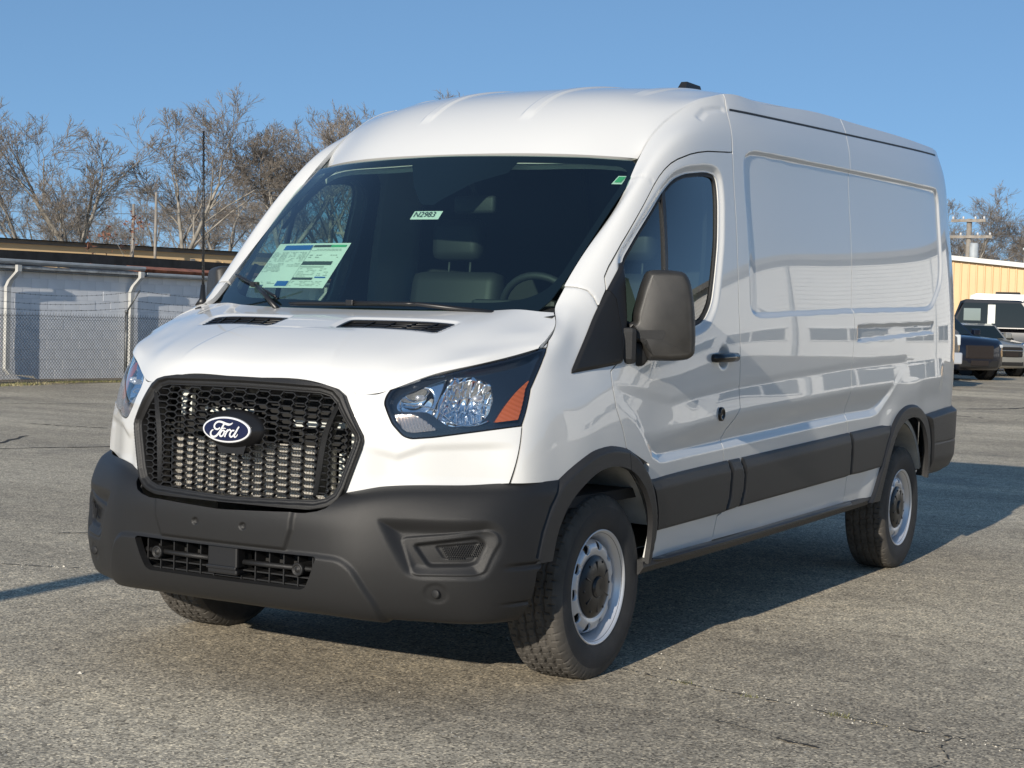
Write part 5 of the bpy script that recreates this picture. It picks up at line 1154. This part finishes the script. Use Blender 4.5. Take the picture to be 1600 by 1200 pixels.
for ki, t in enumerate((.18, .52, .97)):
    bw_ = MB(); pts = []
    for a, b in zip(pys[:-1], pys[1:]):
        for q in np.linspace(0, 1, 16)[:-1]: pts.append((.26*t, a+(b-a)*q-20+.08*t, 1.37+.43*t-(.10+.03*ki)*4*q*(1-q)*(1 if a < 19 else .55)))
    bw_.tube(pts, .0032, 4); pa = np.array(pts)
    for q in np.arange(.004, 1, .0072):
        p = resample(pa, np.array([q]))[0]
        for a in (0.6, 2.2): bw_.add([p+[.0, -.004, 0], p+[0, .004, 0], p+[.02*math.cos(a), 0.006, .026*math.sin(a)]], [(0, 1, 2)]); bw_.add([p+[.0, -.004, 0], p+[0, .004, 0], p-[.02*math.cos(a), 0.006, .026*math.sin(a)]], [(0, 1, 2)])
    bw_.build('barbed_wire', m_galv, fe)
# =====================================================================
# TAN BUILDINGS
# =====================================================================
m_tan = mat('tan_metal_siding', (.62, .44, .24), .5, var=.06, vscale=.8); m_fas = mat('grey_fascia', (.15, .15, .15), .6, var=.3, vscale=2); m_tanr = mat('grey_metal_roof', (.30, .29, .27), .6)
def gpz(px, py, z):
    d = CR@np.array([(px-800)/F_PX, 1, (600-py)/F_PX]); t = (z-CZ)/d[2]; return np.array((CX+d[0]*t, CY+d[1]*t))
A0 = np.array((-41.9, 37.4)); A1 = np.array((-38.7, 46.8)); ad = (A1-A0)/np.linalg.norm(A1-A0); an = np.array((ad[1], -ad[0]))
tb = empty('tan_building', (A0[0], A0[1], 0), 'long tan metal building with a dark grey roof edge rising behind the white building', 'building', rz=math.atan2(ad[1], ad[0]))
# local x runs along the wall, local -y faces the lot
t_ = MB(); t_.box((10, 6.3, 1.9), (130, 12, 3.8)); t_.build('wall', m_tan, tb)
t_ = MB(); V = np.array([(-55, -.06, 3.93), (75, -.06, 3.93), (75, 6, 4.05), (-55, 6, 4.05), (75, 12.6, 3.93), (-55, 12.6, 3.93)]); t_.add(V, [(0, 1, 2, 3), (3, 2, 4, 5)]); t_.add(V-[0, 0, .05], [(3, 2, 1, 0)]); t_.build('roof', m_tanr, tb)
t_ = MB(); t_.box((10, .24, 3.85), (130, .12, .17)); t_.build('fascia', m_fas, tb)
for x in (-14, 7.6, 28):
    t_ = MB(); t_.box((x, .22, 1.7), (.16, .12, 3.7)); t_.build('downspout', m_fas, tb)
t_ = MB()
for k in range(130): t_.box((-54+k, .28, 1.7), (.04, .06, 3.6))
tag(t_.build('wall_ribs', m_tan, tb), kind='stuff')
t_ = MB(); t_.lathe([(0, .11), (.62, .11), (.62, .16), (.70, .16), (.76, .02)], 12, 'z', (14.5, 4, 4.0)); t_.build('vent_pipe', mat('pale_metal', (.6, .6, .6), .5), tb)
tb2 = empty('tan_metal_building', (-12, 60, 0), 'tan ribbed metal building with a white sloping roof edge behind the parked cars', 'building')
O3 = np.array([-12, 60, 0]); a0, a1 = (-34, 60.0), (16, 60.0)
def ztop(x): return 4.36-.100*(x+14.3)
t_ = MB(); t_.prism([(-17, 0), (16, 0), (16, ztop(16)+.3 if 0 else 1.6), (16, ztop(16)), (-17, ztop(-17))], 60.0, 80, 'y'); t_.V[0] = t_.V[0]-O3; t_.build('wall', m_tan, tb2)
ribm = {}
for k in range(62):
    x = -16.9+k*.305*1.0
    zt = ztop(x); t_ = MB(); pr = [(x-.045, 59.995), (x-.02, 59.955), (x+.02, 59.955), (x+.045, 59.995)]; t_.prism([(p[0]-O3[0], p[1]-O3[1]) for p in pr], .2, zt-.05, 'z'); t_.build('wall_rib', m_tan, tb2)
t_ = MB(); x0, x1 = -17.3, 16.3
V = np.array([(x0, 59.75, ztop(x0)+.02), (x1, 59.75, ztop(x1)+.02), (x1, 59.75, ztop(x1)+.20), (x0, 59.75, ztop(x0)+.20), (x0, 80, ztop(x0)+.20), (x1, 80, ztop(x1)+.20)])-O3
t_.add(V, [(0, 1, 2, 3), (3, 2, 5, 4)]); V2 = np.array([(x0, 60, ztop(x0)+.02), (x1, 60, ztop(x1)+.02)])-O3; t_.add(np.vstack([V[:2], V2]), [(0, 2, 3, 1)]); t_.build('roof', mat('white_roof_trim', (.62, .62, .60), .5), tb2)
t_ = MB(); t_.lathe([(0, .15), (.62, .15), (.62, .20), (.70, .20), (.70, .001)], 16, 'z', np.array((-11.55, 61, ztop(-11.7)+.1))-O3); t_.build('chimney_pipe', mat('white_pipe', (.72, .72, .70), .5), tb2)
# white building across the lot on the driver side (seen mirrored in the flank)
wh = empty('white_sided_building', (20, 46, 0), 'long white lap-sided building with dark windows, off to the driver side of the lot', 'building'); O4 = np.array([20, 46, 0])
m_lap = mat('white_lap_siding', (.72, .73, .73), .6, var=.05, vscale=1.0); m_darkwin = mat('dark_window', (.02, .03, .035), .1, spec=.6)
t_ = MB(); t_.box(np.array((25, 51, 3.1))-O4, (38, 10, 6.2)); t_.build('wall', m_lap, wh)
t_ = MB()
for k in range(30): t_.add((np.array([(6, 45.99, .1+k*.2), (44, 45.99, .1+k*.2), (44, 45.955, .1+k*.2-.002), (6, 45.955, .1+k*.2-.002), (44, 45.99, .1+k*.2+.19), (6, 45.99, .1+k*.2+.19)])-O4), [(3, 2, 4, 5), (0, 1, 2, 3)])
tag(t_.build('siding_boards', m_lap, wh), kind='stuff')
t_ = MB(); t_.box(np.array((25, 50.7, 6.3))-O4, (39, 11, .16)); t_.box(np.array((25, 45.3, 6.2))-O4, (39, .3, .30)); t_.build('roof', m_fas, wh)
for x in (8.5, 12.0, 15.5, 19, 22.5, 26, 29.5, 33):
    t_ = MB(); t_.box(np.array((x, 45.93, 2.0))-O4, (2.6, .08, .9)); f_ = t_.build('window', m_darkwin, wh); t_ = MB(); t_.box(np.array((x, 45.90, 2.50))-O4, (2.8, .14, .08)); t_.box(np.array((x, 45.90, 1.50))-O4, (2.8, .14, .08)); t_.box(np.array((x, 45.88, 2.0))-O4, (.08, .08, .95)); t_.build('window_frame', m_lap, f_)
for x in (10.2, 17.3, 24.3): t_ = MB(); t_.box(np.array((x, 45.86, 3.1))-O4, (.14, .12, 6.1)); t_.build('downspout', m_gutter, wh)
# hills
def ridge(name, pts, seed, h, mt, label=None):
    r_ = np.random.default_rng(seed); P = np.array(pts, float); n = 260; c = resample(np.c_[P, np.zeros(len(P))], np.linspace(0, 1, n))[:, :2]
    hh = np.full(n, float(h))
    for k in range(1, 40): hh += h*.35/k**.9*np.sin(np.linspace(0, 6.28*k*.8, n)+r_.random()*6.28)*r_.random()
    hh = np.maximum(hh, h*.25)+r_.normal(0, h*.02, n); T = np.gradient(c, axis=0); T /= np.linalg.norm(T, axis=1, keepdims=True); Nn = np.c_[-T[:, 1], T[:, 0]]
    V = np.vstack([np.c_[c, np.zeros(n)], np.c_[c+Nn*h*.8, hh*.55+r_.normal(0, h*.03, n)], np.c_[c+Nn*h*1.8, hh], np.c_[c+Nn*h*4, np.zeros(n)]])
    F = [(k*n+i, k*n+i+1, (k+1)*n+i+1, (k+1)*n+i) for k in range(3) for i in range(n-1)]
    o = obj(name, V, F, mt, None, False); tag(o, kind='structure'); return o
m_hill = mat('wooded_hill', (.075, .062, .045), .95, var=.5, vscale=.25)
ridge('hills', [(650, -100), (560, 300), (330, 560), (120, 640), (-40, 660)], 3, 38, m_hill)
ridge('hills', [(-60, 700), (-300, 660), (-560, 520), (-700, 200), (-700, -100)], 4, 13, m_hill)
# light pole off to the left whose shadow crosses the asphalt
lp = empty('lamp_post', (-1.43, -6.0, 0), 'tall grey lamp post standing outside the picture to the left', 'lamp post')
t_ = MB(); t_.tube([(0, 0, 0), (0, 0, 4.8)], .095, 14); t_.build('post', m_post, lp); t_ = MB(); t_.bevbox((0, 0, .12), (.45, .45, .24), .03); t_.build('base', mat('concrete', (.4, .39, .36), .9), lp); t_ = MB(); t_.bevbox((0, .3, 4.85), (.3, .7, .12), .03); t_.build('lamp_head', m_post, lp)
# =====================================================================
# TREES
# =====================================================================
def tree_mesh(seed, H=11, spread=.5, lean=0., forks=3, dens=1.0):
    r_ = np.random.default_rng(seed); segs = {0: [], 1: []}   # 0 trunk & limbs, 1 fine twigs
    def grow(p, d, L, rad, lvl):
        n = (5, 5, 4, 3, 3, 2, 2)[lvl]; pts = [p]; rs_ = [rad]; q = p.copy(); dd = d.copy()
        for k in range(n):
            dd = dd+r_.normal(0, .055+.022*lvl, 3)+np.array([0, 0, .07 if lvl < 4 else .05]); dd /= np.linalg.norm(dd); q = q+dd*L/n; pts.append(q.copy()); rs_.append(rad*(1-(.42 if lvl < 6 else .6)*(k+1)/n))
        segs[0 if lvl <= 2 else 1].append((np.array(pts), np.array(rs_), 7 if lvl == 0 else (5 if lvl < 3 else 3)))
        if lvl >= 6: return
        nch = [forks, 4, 5, 5, 5, 4][lvl]; nch = max(2, int(round(nch*dens*r_.uniform(.85, 1.2)))) if lvl else nch
        for c in range(nch):
            if lvl == 0: t = 1.0 if c < 2 else r_.uniform(.55, .98)
            else: t = r_.uniform(.22, 1.0) if c else 1.0
            k = min(int(t*n), n-1); a = pts[k]+(pts[k+1]-pts[k])*(t*n-k); az = c*2.4+r_.uniform(-.6, .6); e1 = np.cross(dd, [0.3, .2, 1]); e1 /= np.linalg.norm(e1); e2 = np.cross(dd, e1); ax = e1*math.cos(az)+e2*math.sin(az)
            ang = r_.uniform(.28, .62) if lvl < 2 else r_.uniform(.32, .75); ang = ang*(.45 if (c == 0 and lvl) else 1); nd = dd*math.cos(ang)+ax*math.sin(ang); nd[2] = max(nd[2], .02) if lvl < 3 else nd[2]
            nl = L*([1.0, .70, .62, .60, .60, .62][lvl])*r_.uniform(.75, 1.2)*(1.15-.35*t if lvl else 1); rr = max(rs_[k+1]*([.68, .58, .52, .5, .5, .5][lvl]), .0075)
            grow(a, nd/np.linalg.norm(nd), nl, rr, lvl+1)
    grow(np.zeros(3), np.array([lean, 0, 1.]), H*.30, H*.019, 0)
    out = []
    for k in (0, 1):
        M_ = MB(); Vs, Fs, n0 = [], [], 0
        for pts, rs_, sg in segs[k]:
            n = len(pts); T = np.gradient(pts, axis=0); T /= np.linalg.norm(T, axis=1, keepdims=True); a = np.where(np.abs(T[:, 2:3]) < .9, np.array([[0, 0, 1.]]), np.array([[1., 0, 0]])); u = np.cross(T, a); u /= np.linalg.norm(u, axis=1, keepdims=True); w_ = np.cross(T, u)
            th = np.arange(sg)*2*np.pi/sg; V = pts[:, None]+rs_[:, None, None]*(np.cos(th)[None, :, None]*u[:, None]+np.sin(th)[None, :, None]*w_[:, None]); Vs.append(V.reshape(-1, 3))
            i = np.arange(n-1)[:, None]*sg+np.arange(sg)[None]; j = np.arange(n-1)[:, None]*sg+(np.arange(sg)[None]+1) % sg
            Fs.append(np.stack([i, j, j+sg, i+sg], -1).reshape(-1, 4)+n0); n0 += n*sg
        out.append((np.vstack(Vs), np.vstack(Fs)))
    s = H/max(out[1][0][:, 2].max(), 1)
    return [(V*s, F) for V, F in out]
m_bark = mat('grey_bark', (.24, .22, .19), .9, var=.45, vscale=3); m_twig = mat('brown_twigs', (.23, .20, .17), .9, var=.3, vscale=2)
TM = []
for sd_, fk, dn in ((11, 3, .93), (23, 4, .93), (37, 3, 1.0)):
    (Vt, Ft), (Vc, Fc) = tree_mesh(sd_, 10, forks=fk, dens=dn); TM.append((new_mesh('trunk', Vt, Ft, m_bark, True), new_mesh('crown', Vc, Fc, m_twig, True), len(Fc)))
print('tree faces', [t[2] for t in TM])
def ray_pt(px, D):
    """world point at ground level in the viewing direction of a column, D metres from the camera"""
    d = CR@np.array([(px-800)/F_PX, 1, 0]); d = d[:2]/np.linalg.norm(d[:2]); return CX+d[0]*D, CY+d[1]*D
TREES = [
 (35, 108, 12.4, 0, .3, 'bare tree at the far left edge, low crown above the grey roof line'),
 (-60, 112, 12.0, 1, 1.0, 'bare tree mostly cut off by the left edge of the picture'),
 (128, 110, 14.8, 1, 2.2, 'bare tree with a forked trunk, second clear crown from the left'),
 (275, 112, 16.6, 2, 1.1, 'tallest bare tree, wide round crown just left of the radio aerial'),
 (345, 150, 16.2, 0, 4.0, 'bare tree directly behind the radio aerial'),
 (425, 112, 16.4, 1, 5.2, 'bare tree left of the sloping windscreen pillar'),
 (510, 116, 17.4, 2, 3.3, 'dense bare tree rising just above the sloping windscreen pillar'),
 (600, 112, 16.6, 0, 2.5, 'bare tree whose top just clears the front of the van roof'),
 (690, 120, 17.6, 1, .4, 'bare tree hidden behind the van roof with only top twigs showing'),
 (200, 160, 12.2, 0, 1.9, 'small bare tree between the two tall crowns at left'),
 (75, 150, 13.2, 2, 5.9, 'thin bare tree filling the gap behind the left crowns'),
 (315, 170, 14.0, 1, 2.9, 'pale distant bare tree behind the tallest crown'),
 (160, 185, 15.5, 2, 4.4, 'far bare tree filling the gap left of the tallest crown'),
 (240, 190, 17.5, 0, 5.1, 'far bare tree just behind the left side of the tallest crown'),
 (390, 180, 17.5, 2, 1.7, 'far bare tree behind the pale limbs right of the aerial'),
 (560, 175, 19.5, 1, 2.6, 'far bare tree whose crown peeks over the windscreen pillar'),
 (460, 165, 15.6, 0, .9, 'distant bare tree seen between the pillar and the crown to its left'),
 (1478, 108, 11.2, 2, .9, 'bare tree just past the rear corner of the van'),
 (1560, 112, 9.8, 0, 3.0, 'bare tree behind the tan building near the chimney pipe'),
 (1625, 110, 10.6, 1, 4.4, 'bare tree at the right edge behind the tan building'),
 (1518, 150, 11.6, 1, .2, 'distant bare tree behind the wooden utility pole'),
 (1590, 160, 12.0, 2, 2.2, 'distant bare tree right of the chimney pipe')]
for px, D, h, k, tz, lab in TREES:
    x, y = ray_pt(px, D); o = empty('bare_tree', (x, y, 0), lab, 'tree', 'bare winter trees behind the lot', rz=tz); o.scale = (h/10*1.35, h/10*1.35, h/10)
    link('trunk', TM[k][0], o); link('crown', TM[k][1], o)
# shrub with russet leaves above the tan roof
x, y = ray_pt(180, 60); sh = empty('leafy_shrub', (x, y, 0), 'small tree holding a few russet leaves above the tan building roof', 'tree')
(Vt, Ft), (Vc, Fc) = tree_mesh(71, 5.0, forks=3, dens=.55)
link('trunk', new_mesh('trunk', Vt, Ft, m_bark, True), sh)
lf = MB(); rs = np.random.default_rng(8)
for k in range(240):
    i = rs.integers(0, len(Vc)); p = Vc[i]
    if p[2] < 2.9: continue
    a = rs.normal(0, 1, 3)*.07; b = rs.normal(0, 1, 3)*.07; lf.add([p, p+a, p+b], [(0, 1, 2)])
tag(lf.build('leaves', mat('russet_leaves', (.19, .085, .055), .8, var=.3, vscale=3), sh), kind='stuff')
# far thin woodland reading as one mass
tw_ = MB(); rs = np.random.default_rng(77)
# poles
m_wood = mat('weathered_pole', (.24, .215, .185), .85, var=.3, vscale=4)
x, y = ray_pt(1505, 85); up_ = empty('utility_pole', (x, y, 0), 'wooden utility pole with two crossarms beyond the tan building', 'utility pole')
t_ = MB(); t_.tube([(0, 0, 0), (0, 0, 7.25)], [.17, .13], 10); t_.build('pole', m_wood, up_)
for z, L in ((7.15, 1.7), (6.35, 2.4)):
    t_ = MB(); t_.box((0, -.18, z), (L, .10, .14)); c_ = t_.build('crossarm', m_wood, up_)
    for k in (-.45, -.15, .2, .45):
        t_ = MB(); t_.lathe([(z+.07, .03), (z+.12, .06), (z+.20, .05), (z+.22, .001)], 8, 'z', (k*L, -.18, 0)); t_.build('insulator', mat('grey_ceramic', (.5, .5, .5), .4) if k == -.45 else bpy.data.materials['grey_ceramic'], c_)
t_ = MB(); t_.lathe([(5.2, .22), (6.0, .22), (6.05, .18), (6.05, .001)], 14, 'z', (.3, -.1, 0)); t_.build('transformer', m_gutter, up_)
for px, D, h, lab in ((203, 62, 5.35, 'plain wooden pole above the grey roof line, left of the aerial'), (238, 64, 5.95, 'tallest thin wooden pole between the bare trees'), (540, 66, 5.3, 'wooden pole with a short crossarm seen through the passenger window')):
    x, y = ray_pt(px, D); p_ = empty('wooden_pole', (x, y, 0), lab, 'pole', 'wooden poles among the trees'); t_ = MB(); t_.tube([(0, 0, 0), (0, 0, h)], [.065, .05], 9); t_.build('pole', m_wood, p_)
    if px == 540: t_ = MB(); t_.box((0, 0, h-.5), (1.2, .1, .1)); t_.build('crossarm', m_wood, p_)
# wires
def wire(p, q, sag, lab, n=30):
    pts = [(p[0]+(q[0]-p[0])*t, p[1]+(q[1]-p[1])*t, p[2]+(q[2]-p[2])*t-4*sag*t*(1-t)) for t in np.linspace(0, 1, n)]; w_ = MB(); w_.tube(pts, .012, 4); o = w_.build('overhead_wire', m_galv); tag(o, lab, 'wire', 'overhead wires'); return o
a = ray_pt(-80, 75); b = ray_pt(700, 70); wire((*a, 5.6), (*b, 6.4), .3, 'lower overhead wire running behind the bare trees at left')
wire((*a, 6.5), (*b, 7.4), .3, 'upper overhead wire running behind the bare trees at left')
a = ray_pt(1505, 85); b = ray_pt(1800, 95); wire((a[0], a[1], 6.45), (*b, 6.3), .3, 'overhead wire leaving the utility pole to the right')
# =====================================================================
# PARKED VEHICLES
# =====================================================================
m_navy = mat('dark_blue_paint', (.004, .006, .015), .3, coat=.6); m_silver = mat('silver_grey_paint', (.36, .36, .34), .3, metal=.5, coat=1); m_black = mat('black_paint', (.006, .006, .008), .25, coat=1); m_whitec = mat('white_vehicle_paint', (.75, .75, .74), .35, coat=1); m_grey = mat('grey_truck_paint', (.14, .135, .13), .3, metal=.3, coat=1)
m_cg = mat('car_glass', (.010, .016, .018), .05, spec=.5); m_cwin = mat('pale_seen_through_glass', (.20, .24, .23), .1, spec=.9)
m_brownc = mat('brown_front_cover', (.022, .016, .013), .5); m_hl = mat('headlamp_lens', (.55, .58, .60), .1, spec=.9)
def car(name, label, cat, pos, heading, paint, W, st, cab, wheels, wr=.33, group='vehicles parked across the lot', panes=2):
    """st: stations (x, z_low, z_belt, w_belt) ; cab: (x0 front base, x1 roof front, x2 roof rear, x3 rear base, z belt, z roof, inset)"""
    root = empty(name, (pos[0], pos[1], float(gz(*pos))), label, cat, group, rz=math.atan2(heading[1], heading[0]))
    b = MB(); V = []; n = 11
    for x, zl, zb, w in st:
        V += [(x, y_, z) for y_, z in ((-w*.80, zl), (-w*.98, zl+.12), (-w, zl+(zb-zl)*.5), (-w*.97, zb-.08), (-w*.86, zb-.01), (0, zb+.025), (w*.86, zb-.01), (w*.97, zb-.08), (w, zl+(zb-zl)*.5), (w*.98, zl+.12), (w*.80, zl))]
    K = len(st); F = [(i*n+j, (i+1)*n+j, (i+1)*n+(j+1) % n, i*n+(j+1) % n) for i in range(K-1) for j in range(n)]+[tuple(range(n)), tuple(range((K-1)*n, K*n))[::-1]]
    b.add(V, F, True)
    body = b.build('body', paint, root, sharp=48)
    x0, x1, x2, x3, zb, zr, ins = cab; wb_, wr_ = W*.92, W*.92-ins
    c = MB(); V = []
    for (x, z, w) in ((x0, zb, wb_), (x1, zr-.05, wr_+.03), (x1-.15, zr, wr_-.06), (x2+.15, zr+.01, wr_-.06), (x2, zr-.05, wr_+.03), (x3, zb, wb_)):
        V += [(x, -w, z), (x, w, z)]
    F = [(0, 1, 3, 2), (2, 3, 5, 4), (4, 5, 7, 6), (6, 7, 9, 8), (8, 9, 11, 10), (0, 2, 4, 6, 8, 10), (1, 11, 9, 7, 5, 3)]
    c.add(V, F); cabo = c.build('cabin', paint, root)
    g = MB()      # windscreen and rear glass
    def lerp(p, q, t): return np.array(p)*(1-t)+np.array(q)*t
    A, B_, C_, D_ = np.array((x0, -wb_, zb)), np.array((x0, wb_, zb)), np.array((x1, wr_+.03, zr-.05)), np.array((x1, -wr_-.03, zr-.05))
    nrm = np.cross(B_-A, D_-A); nrm /= np.linalg.norm(nrm); nrm = nrm*np.sign(nrm[0])
    cen = (A+B_+C_+D_)/4; g.add([cen+(p-cen)*.90+nrm*.012 for p in (A, B_, C_, D_)], [(0, 1, 2, 3)]); g.build('windscreen', m_cg, root)
    for s in (1, -1):      # side windows in two panes
        xm = (x1+x2)/2-.05; zt, z0_ = zr-.09, zb+.03
        def P_(x, z): 
            t = (z-zb)/(zr-zb); return np.array((x, s*((wb_)*(1-t)+(wr_+.03)*t+.012), z))
        def fx_(z): return x0+(x1-x0)*(z-zb)/(zr-.05-zb)-.12
        def rx_(z): return x3+(x2-x3)*(z-zb)/(zr-.05-zb)+.12
        for q in ([P_(fx_(z0_), z0_), P_(xm+.06, z0_), P_(xm+.06, zt), P_(fx_(zt), zt)], [P_(xm-.06, z0_), P_(rx_(z0_), z0_), P_(rx_(zt), zt), P_(xm-.06, zt)])[:panes]:
            g = MB(); g.add(q, [(0, 1, 2, 3)]); g.build('side_window', m_cg, root)
        mr_ = MB(); mr_.bevbox((x0-.18, s*(W+.10), zb+.10), (.14, .20, .15), .03); mr_.build('wing_mirror', paint, root)
    for x in wheels:
        for s in (1, -1):
            we = MB(); we.lathe([(-.11, wr*.6), (-.11, wr*.93), (-.08, wr), (.08, wr), (.11, wr*.93), (.11, wr*.62)], 28, 'y', (x, s*(W-.12), wr)); wo_ = we.build('wheel', m_tyre, root, sharp=40); we = MB(); we.lathe([(.085 if s > 0 else -.085, wr*.62), (.06 if s > 0 else -.06, .001)], 20, 'y', (x, s*(W-.12), wr)); we.build('rim', m_steel, wo_)
            wa = MB(); wa.lathe([(.012*s, wr*1.16), (.012*s, .01)], 28, 'y', (x, s*W*.985, wr*1.05)); wa.build('wheel_arch', m_under, root)
    return root
# dark blue crossover
def gp(px, py, z):
    d = CR@np.array([(px-800)/F_PX, 1, (600-py)/F_PX]); t = (z-CZ)/d[2]; return CX+d[0]*t, CY+d[1]*t
hd = np.array((.795, -.606)); hd /= np.linalg.norm(hd)
def place_front(px, py, hd, half):   # front bumper centre on the ground -> car centre
    p = np.array(gp(px, py, .33)); return tuple(p-hd*half)
suv = car('dark_blue_crossover', 'dark blue crossover with a brown covered nose, parked nose out beside the van', 'car', place_front(1528, 595, hd, 2.3), hd, m_navy, .93,
    [(2.34, .46, .72, .30), (2.31, .34, .88, .58), (2.20, .26, .97, .77), (1.98, .24, 1.02, .88), (1.3, .24, 1.07, .92), (.9, .24, 1.09, .93), (-1.9, .26, 1.10, .92), (-2.2, .32, 1.05, .84), (-2.3, .45, .95, .74)], (1.0, .25, -1.5, -2.1, 1.06, 1.66, .20), (1.45, -1.3), .36)
def cfront(root, parts):
    for nm, c, d, m_, b in parts: t = MB(); t.bevbox(c, d, b); t.build(nm, m_, root)
cfront(suv, [('nose_cover', (2.30, 0, .68), (.10, .80, .32), m_brownc, .03), ('lower_intake', (2.30, 0, .40), (.06, 1.1, .16), m_under, .02), ('headlight', (2.14, .60, .83), (.26, .26, .08), m_hl, .03), ('headlight', (2.14, -.60, .83), (.26, .26, .08), m_hl, .03), ('fog_light', (2.15, .58, .48), (.14, .22, .14), m_under, .03), ('fog_light', (2.15, -.58, .48), (.14, .22, .14), m_under, .03), ('number_plate_holder', (2.345, 0, .42), (.02, .5, .12), m_brownc, .004)])
mini = car('silver_hatchback', 'small silver grey hatchback with round headlights and wide black grille', 'car', place_front(1576, 589, hd, 1.92), hd, m_silver, .86,
    [(1.93, .40, .68, .52), (1.88, .28, .84, .70), (1.7, .22, .92, .80), (1.1, .22, 1.00, .85), (.75, .22, 1.02, .86), (-1.6, .24, 1.02, .86), (-1.85, .34, .98, .78), (-1.92, .5, .85, .7)], (.80, .42, -1.35, -1.75, 1.00, 1.42, .12), (1.2, -1.25), .32)
cfront(mini, [('grille', (1.90, 0, .66), (.10, .86, .28), m_under, .05), ('grille_bar', (1.955, 0, .70), (.02, .80, .025), m_chrome, .006), ('number_plate', (1.96, .05, .60), (.02, .42, .12), m_brownc, .004), ('lower_grille', (1.89, 0, .36), (.08, .95, .12), m_under, .03)])
for s in (1, -1):
    t = MB(); t.lathe([(-.06, .145), (.02, .145), (.035, .13)], 24, 'x', (1.80, s*.60, .78)); t.build('headlight_ring', m_chrome, mini); t = MB(); t.lathe([(0, .13), (.04, .10), (.055, .001)], 24, 'x', (1.81, s*.60, .78)); t.build('headlight', m_hl, mini)
    t = MB(); t.lathe([(0, .07), (.03, .06), (.04, .001)], 16, 'x', (1.84, s*.60, .46)); t.build('fog_light', m_hl, mini)
hp = np.array((.985, .17)); 
px_, py_ = ray_pt(1556, 49)
pk = car('black_pickup', 'black crew-cab pickup parked behind the silver hatchback', 'pickup truck', (px_, py_), hp, m_black, .98,
    [(2.9, .5, 1.1, .85), (2.8, .40, 1.22, .93), (1.3, .36, 1.27, .97), (-1.5, .36, 1.28, .98), (-2.9, .45, 1.28, .96)], (1.35, .75, -1.0, -1.25, 1.30, 2.10, .20), (1.9, -1.8), .42)
t = MB(); t.box((-.125, -.87, 1.68), (.20, .03, .56)); t.build('door_pillar', m_trimg, pk); t = MB(); t.box((-.65, -.86, 1.68), (.46, .04, .34)); t.build('window_sticker', m_cwin, pk); t = MB(); t.box((.2, -1.0, 1.17), (.18, .03, .03)); t.build('door_handle', m_chrome, pk)
px_, py_ = ray_pt(1632, 55)
wv2 = car('white_passenger_van', 'white van showing only its roof above the black pickup', 'van', (px_, py_), hp, m_whitec, 1.0,
    [(2.5, .5, 1.1, .85), (2.3, .4, 1.3, .95), (1.7, .36, 1.35, 1.0), (-2.4, .36, 1.36, 1.0), (-2.5, .5, 1.3, .96)], (1.9, .9, -2.3, -2.48, 1.33, 2.42, .14), (1.7, -1.7), .36, panes=1)
t = MB(); t.bevbox((-1.2, -.3, 2.45), (.75, .25, .10), .03); t.build('roof_box', m_under, wv2)
hd2 = np.array((.62, -.78)); hd2 /= np.linalg.norm(hd2)
gt = car('grey_pickup', 'grey pickup whose grille edge peeks out behind the van rear corner', 'pickup truck', place_front(1432, 602, hd2, 2.8), hd2, m_grey, .98,
    [(2.82, .5, 1.08, .85), (2.74, .40, 1.22, .93), (1.3, .36, 1.27, .97), (-1.5, .36, 1.28, .98), (-2.9, .45, 1.28, .96)], (1.35, .75, -1.0, -1.25, 1.24, 1.88, .20), (1.9, -1.8), .40)
cfront(gt, [('grille', (2.80, 0, .95), (.08, 1.3, .30), m_under, .02), ('front_bumper', (2.84, 0, .60), (.16, 1.85, .24), m_steel, .03), ('headlight', (2.74, .80, .98), (.12, .25, .22), m_hl, .02), ('headlight', (2.74, -.80, .98), (.12, .25, .22), m_hl, .02)])
# dark green trees far to the driver side, mirrored in the cab window
